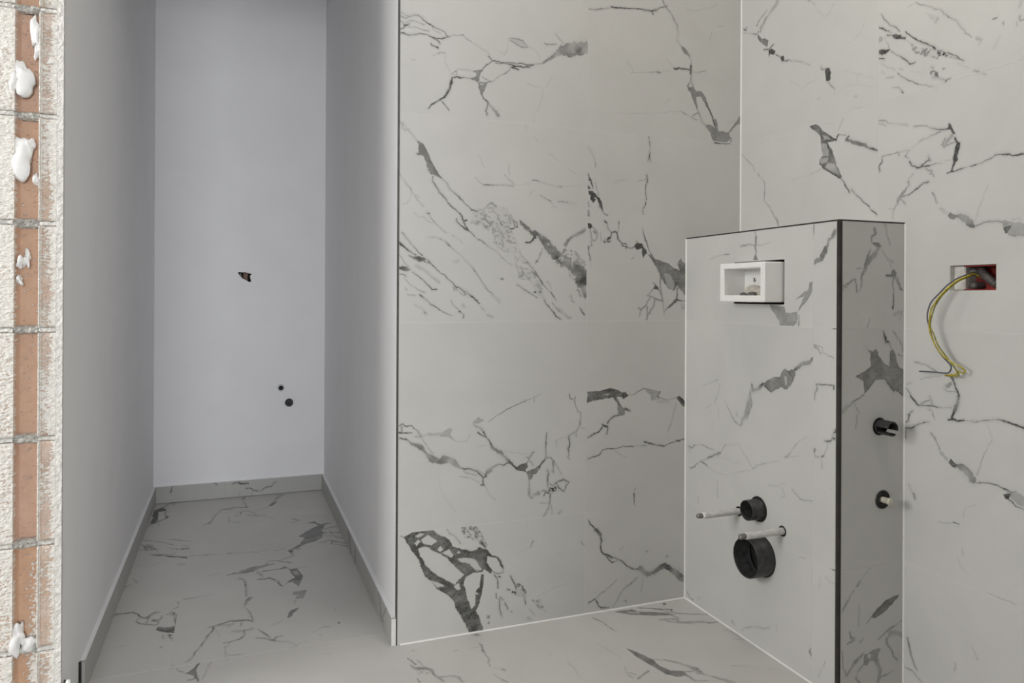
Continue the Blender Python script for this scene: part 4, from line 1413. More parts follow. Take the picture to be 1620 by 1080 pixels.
def vein_raster(key, x0, x1, y0, y1, cell, seed, own):
    """dense vein-darkness field of one tile (mm) from the veins that belong to it"""
    lines = []
    for ln in VEINS[key].strip().split('\n'):
        head, *pts = ln.split()
        pts = [tuple(map(float, q.split(','))) for q in pts]
        mx, my = (sum(q[k] for q in pts) / len(pts) for k in (0, 1))
        if own[0] <= mx < own[1] and own[2] <= my < own[3]:
            lines.append((head[0], int(head[1:]) / 100.0, pts))
    if not lines:
        return None
    nx, ny = int((x1 - x0) / cell) + 2, int((y1 - y0) / cell) + 2
    gx = x0 + np.arange(nx, dtype=np.float32) * cell
    gy = y0 + np.arange(ny, dtype=np.float32) * cell
    GX, GY = np.meshgrid(gx, gy, indexing='ij')
    WX = GX + 3.0 * (vnoise(GX, GY, 11, seed) - 0.5) + 1.8 * (vnoise(GX, GY, 4.5, seed + 1) - 0.5)
    WY = GY + 3.0 * (vnoise(GX, GY, 11, seed + 2) - 0.5) + 1.8 * (vnoise(GX, GY, 4.5, seed + 3) - 0.5)
    NM = vnoise(GX, GY, 24, seed + 4)
    NF = vnoise(GX, GY, 5.0, seed + 5)
    NL = vnoise(GX, GY, 46, seed + 10)
    NH = 0.55 * vnoise(WX * 0.5 + 0.4 * WY, WY * 1.2 - 0.6 * WX, 9.0, seed + 8) + 0.45 * vnoise(WX * 0.6, WY * 1.3, 4.0, seed + 9)
    NS = 0.55 * vnoise(WX + 0.5 * WY, WY * 1.1, 7.5, seed + 6) + 0.45 * vnoise(WX, WY, 3.6, seed + 7)
    V = np.zeros((nx, ny), np.float32)

    def win(xs, ys, pad):
        i0, i1 = int((min(xs) - pad - x0) / cell), int((max(xs) + pad - x0) / cell) + 2
        j0, j1 = int((min(ys) - pad - y0) / cell), int((max(ys) + pad - y0) / cell) + 2
        i0, j0 = max(i0, 0), max(j0, 0)
        i1, j1 = min(i1, nx), min(j1, ny)
        return None if i0 >= i1 or j0 >= j1 else (slice(i0, i1), slice(j0, j1))

    for t, d, pts in lines:
        if t == 'L':
            for a, b in zip(pts[:-1], pts[1:]):
                wm = max(a[2], b[2])
                s = win((a[0], b[0]), (a[1], b[1]), wm * 1.6 + 11)
                if s is None: continue
                D, tt = seg_dist(WX[s], WY[s], a, b)
                w = (a[2] + (b[2] - a[2]) * tt)
                w = w * (0.72 + 0.5 * NF[s] + 0.25 * (NM[s] - 0.5))
                soft = np.clip(0.34 * w, cell * 1.1, 2.4)
                core = np.clip((w / 2 - D) / soft + 0.5, 0, 1) * (0.52 + 0.86 * NM[s]) * (0.97 + 0.40 * np.clip(1 - 2.2 * D / w, 0, 1) * (w < 7) - 0.30 * NH[s] * (w > 4))
                halo = 0.27 * np.clip(1 - D / (w * 0.9 + 9), 0, 1) ** 2 * (0.2 + 1.3 * NL[s])
                V[s] = np.maximum(V[s], d * np.maximum(core, halo))
        else:
            xs, ys = [q[0] for q in pts], [q[1] for q in pts]
            s = win(xs, ys, 6)
            if s is None: continue
            px, py = WX[s], WY[s]
            inside = np.zeros(px.shape, bool)
            dist = np.full(px.shape, 1e6, np.float32)
            for a, b in zip(pts, pts[1:] + pts[:1]):
                dist = np.minimum(dist, seg_dist(px, py, a, b)[0])
                if a[1] != b[1]:
                    inside ^= ((a[1] > py) != (b[1] > py)) & (px < (b[0] - a[0]) * (py - a[1]) / (b[1] - a[1]) + a[0])
            sd = np.where(inside, dist, -dist)
            m = np.clip(sd / 1.8 + 0.5, 0, 1)
            if t == 'P':
                edge = 1.0 + 0.22 * np.clip(1 - dist / 3.0, 0, 1)
                V[s] = np.maximum(V[s], d * m * edge * (0.72 + 0.34 * NM[s] + 0.34 * NH[s]))
            elif t == 'C':
                V[s] = V[s] * (1 - m) + np.minimum(V[s], d * (0.6 + 0.8 * NM[s])) * m
            else:
                m = np.clip(sd / 4.0 + 0.6, 0, 1)
                sp = np.clip((NS[s] - 0.47) / 0.14, 0, 1)
                V[s] = np.maximum(V[s], d * m * np.maximum(sp * (0.35 + 0.9 * NL[s]), 0.26 * NM[s]))
    V[V < 0.012] = 0
    return dict(V=np.clip(V * 1.16, 0, 0.95), x0=x0, y0=y0, cell=cell)


# surface frames: origin, u axis, v axis, flip winding
FRAMES = {
    'A': (Vector((0, 0, 0)), Vector((1, 0, 0)), Vector((0, 0, 1)), False),
    'B': (Vector((XB, 0, 0)), Vector((0, 1, 0)), Vector((0, 0, 1)), True),
    'F': (Vector((XBOX, 0, 0)), Vector((0, 1, 0)), Vector((0, 0, 1)), True),
    'S': (Vector((0, YBOX, 0)), Vector((1, 0, 0)), Vector((0, 0, 1)), False),
    'G': (Vector((0, 0, 0)), Vector((1, 0, 0)), Vector((0, 1, 0)), False),
    'K': (Vector((0, DN - SK, 0)), Vector((1, 0, 0)), Vector((0, 0, 1)), False),
    'R': (Vector((-SK, 0, 0)), Vector((0, 1, 0)), Vector((0, 0, 1)), True),
    'Q': (Vector((-WN, 0, 0)), Vector((0, 1, 0)), Vector((0, 0, 1)), False),
}
VEIN_CELL = {'A': (1.5, 11), 'B': (1.5, 31), 'F': (1.5, 51), 'S': (1.5, 71), 'G': (2.2, 91), 'K': (2.0, 111), 'R': (2.0, 131)}


def make_tile(name, key, u0, u1, v0, v1, mat, parent, thick=TT, holes=(), rects=(), fine=None, label=None):
    """one tile: front face refined where veins run, plus its edges; u, v in metres"""
    O, U, W, flip = FRAMES[key]
    R = None
    if key in VEIN_CELL:
        vc_, seed_ = VEIN_CELL[key]
        b_ = (u0 * 1000 - 3, u1 * 1000 + 3, v0 * 1000 - 3, v1 * 1000 + 3)
        own = (b_[0] + 2, b_[1] - 2, -1e5 if key == 'G' else b_[2] + 2, 1e5 if key == 'G' else b_[3] - 2)
        R = vein_raster(key, *b_, vc_, seed_, own)
    du, dv = u1 - u0, v1 - v0
    cell = (R['cell'] / 1000 if R else 0.003)
    sub = 8
    nbu, nbv = max(1, math.ceil(du / (cell * sub))), max(1, math.ceil(dv / (cell * sub)))
    nu, nv = nbu * sub, nbv * sub
    lu, lv = np.linspace(u0, u1, nu + 1), np.linspace(v0, v1, nv + 1)
    if R:
        iu = np.clip(np.round((lu * 1000 - R['x0']) / R['cell']).astype(int), 0, R['V'].shape[0] - 1)
        iv = np.clip(np.round((lv * 1000 - R['y0']) / R['cell']).astype(int), 0, R['V'].shape[1] - 1)
        val = R['V'][np.ix_(iu, iv)].copy()
        out_u = (lu * 1000 < R['x0']) | (lu * 1000 > R['x0'] + R['cell'] * R['V'].shape[0])
        out_v = (lv * 1000 < R['y0']) | (lv * 1000 > R['y0'] + R['cell'] * R['V'].shape[1])
        val[out_u, :] = 0; val[:, out_v] = 0
    else:
        val = np.zeros((nu + 1, nv + 1), np.float32)
    cu, cv = (lu[:-1] + lu[1:]) / 2, (lv[:-1] + lv[1:]) / 2
    CU, CV = np.meshgrid(cu, cv, indexing='ij')
    dead = np.zeros((nu, nv), bool)
    for (hu, hv, r) in holes:
        dead |= np.hypot(CU - hu, CV - hv) < r
    for (a0, a1, b0, b1) in rects:
        dead |= (CU > a0) & (CU < a1) & (CV > b0) & (CV < b1)
    vb = np.zeros((nbu, nbv), bool)
    for i in range(sub + 1):
        for j in range(sub + 1):
            vb |= val[i:i + (nbu - 1) * sub + 1:sub, j:j + (nbv - 1) * sub + 1:sub] > 0
    db = dead.reshape(nbu, sub, nbv, sub)
    vb |= db.any(axis=(1, 3))
    fm = np.repeat(np.repeat(vb, sub, 0), sub, 1) & ~dead
    I, J = np.nonzero(fm)
    k = lambda i, j: i * (nv + 1) + j
    q1 = np.stack([k(I, J), k(I + 1, J), k(I + 1, J + 1), k(I, J + 1)], 1)
    I, J = np.nonzero(~vb)
    I, J = I * sub, J * sub
    q2 = np.stack([k(I, J), k(I + sub, J), k(I + sub, J + sub), k(I, J + sub)], 1)
    quads = np.concatenate([q1, q2], 0)
    ids, inv = np.unique(quads, return_inverse=True)
    quads = inv.reshape(quads.shape)
    if flip: quads = quads[:, ::-1]
    uu, vv = lu[ids // (nv + 1)], lv[ids % (nv + 1)]
    n = U.cross(W) * (-1 if flip else 1)
    uc, vc = (u0 + u1) / 2, (v0 + v1) / 2
    co = np.outer(uu - uc, np.array(U)) + np.outer(vv - vc, np.array(W))
    verts = co.tolist()
    faces = quads.tolist()
    b = len(verts)
    corner = [(u0, v0), (u1, v0), (u1, v1), (u0, v1)]
    for dz in (0, -thick):
        for (x, y) in corner:
            verts.append(tuple(U * (x - uc) + W * (y - vc) + n * dz))
    for i in range(4):
        j = (i + 1) % 4
        f = (b + j, b + i, b + 4 + i, b + 4 + j)
        faces.append(f if not flip else tuple(reversed(f)))
    # rims of cut-outs
    def rim(loop, depth):
        s0 = len(verts)
        m_ = len(loop)
        for dz in (0.0, -depth):
            for (x, y) in loop:
                verts.append(tuple(U * (x - uc) + W * (y - vc) + n * dz))
        for i in range(m_):
            j = (i + 1) % m_
            faces.append((s0 + i, s0 + j, s0 + m_ + j, s0 + m_ + i))
    for (hu, hv, r) in holes:
        rim([(hu + r * math.cos(a * math.pi / 16), hv + r * math.sin(a * math.pi / 16)) for a in range(32)], thick)
    me = bpy.data.meshes.new(name)
    me.from_pydata(verts, [], faces)
    at = me.attributes.new('vein', 'FLOAT', 'POINT')
    arr = np.zeros(len(verts), np.float32)
    arr[:b] = val.reshape(-1)[ids]
    at.data.foreach_set('value', arr)
    me.update()
    ctr = O + U * uc + W * vc
    o = link(name, me, mat, parent, tuple(ctr - (parent.location if parent else Vector((0, 0, 0)))))
    if label: o['label'] = label
    return o


BEAD = simple('white_silicone', (0.80, 0.795, 0.77), 0.5, var=0.03)


def bead(name, a, b, d1, d2, parent, w=0.0034, mat=BEAD):
    """slim triangular grout bead from a to b in the inner corner spanned by d1 and d2"""
    a, b, d1, d2 = Vector(a), Vector(b), Vector(d1) * w, Vector(d2) * w
    vs_ = [a, a + d1, a + d2, b, b + d1, b + d2]
    return MB().add(vs_, [(0, 1, 2), (3, 5, 4), (1, 4, 5, 2), (0, 3, 4, 1), (0, 2, 5, 3)]).build(name, mat, parent)


# ------------------------------------------------------------------ room shell
G = 0.001   # half joint
fl = MB().box(XL, XB + 0.15, YF, YR + 0.15, -0.12, -0.0004).build('floor', GROUT)
tag(fl, 'marble-look tiled floor running into the narrow niche', 'floor', kind='structure')
ce = MB().box(XL - 0.2, XB + 0.15, YF - 0.2, YR + 0.15, CEIL, CEIL + 0.15).build('ceiling', CEILP)
tag(ce, 'plain white ceiling above the picture', 'ceiling', kind='structure')

# floor tiles 60 x 120 (niche columns, bathroom columns, and the strip towards the camera)
colx = [(-1.788, -1.195), (-1.193, -0.595), (-0.593, 0.0115), (0.0135, 0.606), (0.608, XB)]
rowy = [(-2.475, -1.195), (-1.195, 0.085), (0.085, 1.365), (1.365, DN)]
for ci, (x0, x1) in enumerate(colx):
    for ri, (y0, y1) in enumerate(rowy):
        if ci == 0 and ri > 1: continue
        if ci > 2 and ri > 1: continue
        a0, a1, b0, b1 = x0, x1, y0 + G, y1 - G
        if ci > 2 and ri == 1: b1 = 0.0 - 0.001
        if ci == 1 and ri > 1: a0 = -WN
        if ci == 2: a1 = min(a1, 0.0115)
        if ri > 1 and ci == 2: a1 = 0.0
        make_tile('floor_tile', 'G', a0, a1, b0, b1, MARBLE_F, fl)
scr = MB().box(XL, XB, YF, -2.478, -0.0004, 0.0).build('screed', SCREED, fl)
scr2 = MB().box(XL, -1.79, -2.478, YR, -0.0004, 0.0).build('screed', SCREED, fl)

# back wall (tiled) : slab + tiles
wa = MB().box(0.004, XB + 0.15, JD, 0.12, 0, CEIL).build('wall_back', GROUT)
tag(wa, 'back wall clad in grey-veined white marble-look tiles', 'wall', kind='structure')
for (u0, u1) in ((0.0045, UA - G), (UA + G, XB)):
    for z0, z1 in zip(ZJ[:-1], ZJ[1:]):
        make_tile('wall_tile', 'A', u0, u1, max(z0 + G, 0.001), z1 - G, MARBLE_W, wa)

# right wall (tiled) with the cut-out of the electric box
EY0, EY1, EZ0, EZ1 = -0.9, -0.784, 1.013, 1.075
wb_mb = MB()
XO = XB + 0.15
wb_mb.box(XB + JD, XO, YF, EY0, 0, CEIL).box(XB + JD, XO, EY1, 0.009, 0, CEIL)
wb_mb.box(XB + JD, XO, EY0, EY1, 0, EZ0).box(XB + JD, XO, EY0, EY1, EZ1, CEIL)
wb = wb_mb.build('wall_right', GROUT)
tag(wb, 'right wall clad in grey-veined white marble-look tiles', 'wall', kind='structure')
for (u0, u1) in ((VB + G, -0.001), (-1.171 + G, VB - G), (-1.771, -1.171 - G)):
    for z0, z1 in zip(ZJ[:-1], ZJ[1:]):
        rc = [(EY0, EY1, EZ0, EZ1)] if (u0 < -1.0 and u1 > -0.9 and z0 < 1.0 < z1) else []
        make_tile('wall_tile', 'B', u0, u1, max(z0 + G, 0.001), z1 - G, MARBLE_W, wb, rects=rc)
rimb = MB()
rimb.box(XB + 0.001, XB + 0.06, EY1 - 0.0012, EY1, EZ0, EZ1).box(XB + 0.001, XB + 0.06, EY0, EY0 + 0.0012, EZ0, EZ1)
rimb.box(XB + 0.001, XB + 0.06, EY0, EY1, EZ0, EZ0 + 0.0012).box(XB + 0.001, XB + 0.06, EY0, EY1, EZ1 - 0.0012, EZ1)
rimb.build('cutout_lining', PLASTER, wb)

def panel(mb, loops, to3d, depth):
    """flat panel (first loop) with cut-outs (other loops), rims going back by depth"""
    polys = [[Vector((p[0], p[1], 0)) for p in lp] for lp in loops]
    flat = [p for lp in polys for p in lp]
    fs = []
    for t in tessellate_polygon(polys):
        a, b, c = (flat[i] for i in t)
        cr_ = (b - a).cross(c - a).z
        if abs(cr_) > 1e-12:
            fs.append(tuple(t) if cr_ > 0 else tuple(reversed(t)))
    mb.add([to3d(p.x, p.y, 0) for p in flat], fs)
    for lp in loops:
        m_ = len(lp)
        vs_ = [to3d(p[0], p[1], 0) for p in lp] + [to3d(p[0], p[1], depth) for p in lp]
        mb.add(vs_, [(i, (i + 1) % m_, m_ + (i + 1) % m_, m_ + i) for i in range(m_)])
    return mb


def ngon(cx, cz, r, n=24):
    return [(cx + r * math.cos(2 * math.pi * k / n), cz + r * math.sin(2 * math.pi * k / n)) for k in range(n)]


def rect(a0, a1, b0, b1):
    return [(a0, b0), (a1, b0), (a1, b1), (a0, b1)]


# half-height installation wall (hollow): front, side and top panels
HY0, HY1, HZ0, HZ1 = -0.463, -0.249, 0.976, 1.099
PIPES = [(-0.377, 0.265, 0.0585), (-0.363, 0.393, 0.036), (-0.277, 0.363, 0.0145), (-0.461, 0.360, 0.0145)]
half = MB()
XI = XBOX + JD
SIDEH = [(1.097, 0.670, 0.0225), (1.108, 0.484, 0.024)]
panel(half, [rect(YBOX + 0.002, -0.001, 0, HBOX - 0.010), rect(HY0, HY1, HZ0, HZ1)] + [ngon(*h) for h in PIPES],
      lambda u, v, d: (XI + d, u, v), 0.02)
panel(half, [rect(XI, XB - 0.001, 0, HBOX - 0.010)] + [ngon(*h) for h in SIDEH], lambda u, v, d: (u, YBOX + JD + d, v), 0.02)
half.box(XI, XB - 0.001, YBOX + TT, -0.001, HBOX - 0.03, HBOX - 0.010)
hw = half.build('wall_half_height', GROUT)
tag(hw, 'half-height tiled installation wall with dark edge strips', 'wall', kind='structure')
TE = 0.009
for (u0, u1) in ((VB + G, -0.0012), (YBOX + TE, VB - G)):
    for z0, z1 in ((0.001, ZJ[1] - G), (ZJ[1] + G, ZJ[2] - G), (ZJ[2] + G, HBOX - 0.004)):
        first = u1 > -0.1
        hs = [h for h in PIPES if first and z0 < h[1] + h[2] and z1 > h[1] - h[2]]
        rc = [(HY0, HY1, HZ0, HZ1)] if first and z0 > 0.9 else []
        make_tile('wall_tile', 'F', u0, u1, z0, z1, MARBLE_W, hw, holes=hs, rects=rc)
for z0, z1 in ((0.001, ZJ[1] - G), (ZJ[1] + G, ZJ[2] - G), (ZJ[2] + G, HBOX - 0.004)):
    hs = [h for h in SIDEH if z0 < h[1] < z1]
    make_tile('wall_tile', 'S', XBOX + TE, XB - 0.001, z0, z1, MARBLE_W, hw, holes=hs)
MB().box(XBOX + 0.006, XB - 0.001, YBOX + 0.006, -0.001, HBOX - 0.0098, HBOX - 0.0008).build('top_tile', MARBLE_W, hw)
rim2 = MB()
rim2.box(XBOX + 0.0005, XBOX + 0.03, HY0, HY0 + 0.001, HZ0, HZ1).box(XBOX + 0.0005, XBOX + 0.03, HY1 - 0.001, HY1, HZ0, HZ1)
rim2.box(XBOX + 0.0005, XBOX + 0.03, HY0, HY1, HZ0, HZ0 + 0.001).box(XBOX + 0.0005, XBOX + 0.03, HY0, HY1, HZ1 - 0.001, HZ1)
rim2.build('cutout_lining', RUBBER, hw)

# edge strips
def trim(name, b, label, mat=TRIM):
    o = MB().box(*b, bev=0.0008).build(name, mat)
    return tag(o, label, 'edge trim', kind='structure')


trim('trim_1', (XBOX - 0.0005, XBOX + TE, YBOX - 0.0005, YBOX + TE, 0.001, HBOX), 'dark metal corner strip on the half-height wall, floor to top')
trim('trim_2', (XBOX - 0.0005, XBOX + 0.006, YBOX + TE, -0.001, HBOX - 0.0038, HBOX), 'thin dark metal strip along the top front edge of the half-height wall')
trim('trim_3', (XBOX + TE, XB - 0.0012, YBOX - 0.0005, YBOX + 0.006, HBOX - 0.0042, HBOX), 'thin dark metal strip along the top side edge of the half-height wall')
trim('trim_4', (0.0, 0.0042, -0.0008, 0.010, 0.0, CEIL), 'thin dark vertical strip between white niche wall and tiled back wall', TRIMG)

# grout beads in the inner corners
bead('grout_bead', (XB, 0, HBOX), (XB, 0, CEIL), (-1, 0, 0), (0, -1, 0), wa)
bead('grout_bead', (XBOX, 0, 0), (XBOX, 0, HBOX - 0.004), (-1, 0, 0), (0, -1, 0), wa)
bead('grout_bead', (0.012, 0, 0), (XBOX, 0, 0), (0, -1, 0), (0, 0, 1), wa)
bead('grout_bead', (XBOX, YBOX, 0), (XBOX, 0, 0), (0, 0, 1), (-1, 0, 0), hw)
bead('grout_bead', (XB, YBOX, 0), (XB, YBOX, HBOX - 0.004), (-1, 0, 0), (0, -1, 0), wb, w=0.003)

# niche: right wall (white paint)
nr = MB().box(0.0, 0.12, 0.0125, DN, 0.0, CEIL).build('wall_niche_right', PAINT)
tag(nr, 'white painted side wall of the niche next to the marble tiles', 'wall', kind='structure')

# niche: back wall with a broken hole in the plaster and two pipe holes
BROKEN = [(-0.419, 1.103), (-0.410, 1.106), (-0.398, 1.1035), (-0.389, 1.106), (-0.381, 1.1045), (-0.371, 1.100), (-0.358, 1.0985),
          (-0.354, 1.0945), (-0.3625, 1.0875), (-0.3605, 1.076), (-0.357, 1.063), (-0.358, 1.058), (-0.368, 1.0575), (-0.381, 1.066),
          (-0.396, 1.0735), (-0.405, 1.081), (-0.413, 1.093)]
nbm = panel(MB(), [rect(-WN, 0.0, 0.0, CEIL), BROKEN, ngon(-0.173, 0.451, 0.0205)], lambda u, v, d: (u, DN + d, v), 0.06)
nbm.box(-WN, 0.0, DN + 0.06, DN + 0.15, 0.0, CEIL)
nb = nbm.build('wall_niche_back', PAINT)
CAV = simple('cavity_shade', (0.035, 0.028, 0.024), 0.95, spec=0.05, var=0.4, scale=120)  # near-black brown paints the shade inside the broken hole
bcx, bcz = -0.384, 1.084
inner = [(bcx + (x - bcx) * 0.985, bcz + (z - bcz) * 0.985) for (x, z) in BROKEN]
m_ = len(inner)
MB().add([(x, DN + 0.0015, z) for x, z in inner] + [(x, DN + 0.055, z) for x, z in inner] + [(bcx, DN + 0.055, bcz)],
         [(i, (i + 1) % m_, m_ + (i + 1) % m_, m_ + i) for i in range(m_)] + [(m_ + i, m_ + (i + 1) % m_, 2 * m_) for i in range(m_)]).build('cavity', CAV, nb)
tag(nb, 'white painted end wall of the niche with a broken plaster hole', 'wall', kind='structure')

# niche: left wall, painted face; its rough end shows clay blocks
wl = MB().box(-WN - 0.25, -WN - 0.010, YBR + 0.06, DN, 0, CEIL).box(-WN - 0.010, -WN, YBR + 0.012, DN, 0, CEIL).build('wall_left', PAINT)
tag(wl, 'white painted partition whose rough end shows bare clay blocks', 'wall', kind='structure')

# skirtings
def skirting(name, key, pieces, label):
    mb = None
    root = None
    for i, (u0, u1) in enumerate(pieces):
        if root is None:
            root = bpy.data.objects.new(name, None)
            COL.objects.link(root)
            root.empty_display_size = 0.02
            tag(root, label, 'baseboard', kind='structure')
        make_tile('skirting_tile', key, u0, u1, 0.0015, SKH, MARBLE_S, root, thick=SK - 0.0005)
    return root


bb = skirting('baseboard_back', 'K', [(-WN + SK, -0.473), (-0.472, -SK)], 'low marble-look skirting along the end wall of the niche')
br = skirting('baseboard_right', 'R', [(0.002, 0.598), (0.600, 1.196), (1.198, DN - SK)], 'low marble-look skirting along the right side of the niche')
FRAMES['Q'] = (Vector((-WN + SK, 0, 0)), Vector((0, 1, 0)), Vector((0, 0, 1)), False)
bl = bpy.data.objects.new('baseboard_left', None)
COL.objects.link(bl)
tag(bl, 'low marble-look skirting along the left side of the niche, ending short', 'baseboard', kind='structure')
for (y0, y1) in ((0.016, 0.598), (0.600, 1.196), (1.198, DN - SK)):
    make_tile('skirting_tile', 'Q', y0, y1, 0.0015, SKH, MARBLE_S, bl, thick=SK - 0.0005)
# plaster fillets on top of the skirtings
for par, b in ((bl, (-WN, -WN + SK - 0.001, 0.03, DN - SK, SKH - 0.002, SKH + 0.0005)),
               (br, (-SK + 0.001, 0.0, 0.004, DN - SK, SKH - 0.002, SKH + 0.0005)),
               (bb, (-WN, 0.0, DN - SK + 0.001, DN, SKH - 0.002, SKH + 0.0005))):
    MB().box(*b).build('joint_filler', PAINT, par)
MB().box(-SK + 0.0005, 0.0, 0.0, 0.0016, 0.001, SKH - 0.003).build('end_cap', SUB, br)
MB().box(-WN, -WN + 0.0055, 0.010, 0.0155, 0.0, SKH + 0.004).build('joint_gap', RUBBER, bl)

tag(MB().box(-WN, 0.0, YBR + 0.02, -0.06, 2.27, CEIL).build('light_block_lintel', PAINT), 'unseen white lintel added over the niche opening to shade its top', 'wall', kind='structure')  # unseen header added to keep window light off the niche top
# cross wall added behind the camera to block rear light from the tiled wall
tag(MB().box(DX1, XB + JD, -2.42, -2.30, 0, CEIL).box(XL, DX0, -2.42, -2.30, 0, CEIL).box(DX0, DX1, -2.42, -2.30, 2.2, CEIL).build('light_block_wall', RAW), 'unseen raw grey cross wall added to block rear light, with a doorway gap', 'wall', kind='structure')

# outer shell behind the camera: rear wall and left wall with window openings
sh = MB()
sh.box(XL - 0.2, XL, YF, WY0, 0, CEIL).box(XL - 0.2, XL, WY1, YR, 0, CEIL)
sh.box(XL - 0.2, XL, WY0, WY1, 0, 1.1).box(XL - 0.2, XL, WY0, WY1, 2.5, CEIL)
tag(sh.build('wall_far_left', RAW), 'raw grey wall with a wide window opening, left of the picture', 'wall', kind='structure')
sf = MB()
sf.box(XL - 0.2, -1.75, YF - 0.2, YF, 0, CEIL).box(0.25, XB + 0.15, YF - 0.2, YF, 0, CEIL)
sf.box(-1.75, 0.25, YF - 0.2, YF, 0, 0.7).box(-1.75, 0.25, YF - 0.2, YF, 2.4, CEIL)
tag(sf.build('wall_front', RAW), 'raw grey wall with a window opening behind the camera', 'wall', kind='structure')
tag(MB().box(XL, -WN - 0.25, YR - 0.02, YR + 0.15, 0, CEIL).build('wall_rear_left', RAW), 'raw grey wall hidden behind the clay block partition', 'wall', kind='structure')


def window(name, axis, pos, a0, a1, z0, z1, label):
    root = bpy.data.objects.new(name, None)
    COL.objects.link(root)
    tag(root, label, 'window', kind='structure')
    f = MB()
    t = 0.05
    def bx(p0, p1, q0, q1):
        if axis == 'x': f.box(pos, pos + 0.06, p0, p1, q0, q1)
        else: f.box(p0, p1, pos, pos + 0.06, q0, q1)
    bx(a0, a0 + t, z0, z1); bx(a1 - t, a1, z0, z1); bx(a0 + t, a1 - t, z0, z0 + t); bx(a0 + t, a1 - t, z1 - t, z1)
    m_ = (a0 + a1) / 2
    bx(m_ - 0.03, m_ + 0.03, z0 + t, z1 - t)
    f.build('window_frame', WHITEP, root)


window('window_1', 'x', XL - 0.12, WY0, WY1, 1.1, 2.5, 'wide white framed window opening left of the picture')
window('window_2', 'y', YF - 0.12, -1.75, 0.25, 0.7, 2.4, 'white framed window opening behind the camera')

# ------------------------------------------------------------------ clay blocks at the wall end
BZ = [-0.02, 0.212, 0.445, 0.676, 0.916, 1.151, 1.388, 1.622, 1.858, 2.094, 2.33, 2.566, 2.65]
XE0, XE1 = -0.975, -WN - 0.0135


def clay_profile(x):
    """recess (m, positive = deeper) of the interlocking block end at position x"""
    g = np.zeros_like(x)
    for c0, c1 in ((-0.882, -0.837), (-0.972, -0.930)):
        t = np.clip((x - c0) / (c1 - c0), 0, 1)
        ins = (x > c0) & (x < c1)
        shape = np.clip(np.minimum(t / 0.16, (1 - t) / 0.07), 0, 1)
        g = np.where(ins, 0.021 * np.sqrt(np.clip(shape, 0, 1)), g)
    g = np.where(x > -0.8325, 0.0055, g)
    return g


def coverage(x, z, seed):
    c = np.full_like(x, 0.80)
    low = np.clip((0.50 - z) / 0.30, 0, 1) * np.clip((x + 0.868) / 0.025, 0, 1)
    c = np.where((x > -0.882) & (x < -0.837), 0.17 + 0.60 * low, c)
    c = np.where((x >= -0.8385) & (x <= -0.8315), 0.97, c)
    side = 0.50 + 0.34 * (vnoise(x * 1000, z * 1000, 70, seed + 3) - 0.5) * 2
    c = np.where(x > -0.8315, side, c)
    c = np.where((x > -0.818) & (x > -0.8315), np.clip(side + (x + 0.818) * 40, 0, 0.95), c)
    c = np.where((x > -0.882) & (x < -0.8795), 0.42, c)
    c = np.where(x < -0.886, 0.56 + 0.42 * vnoise(x * 1000, z * 1000, 45, seed + 5) + 0.14 * (z > 0.9), c)
    return c


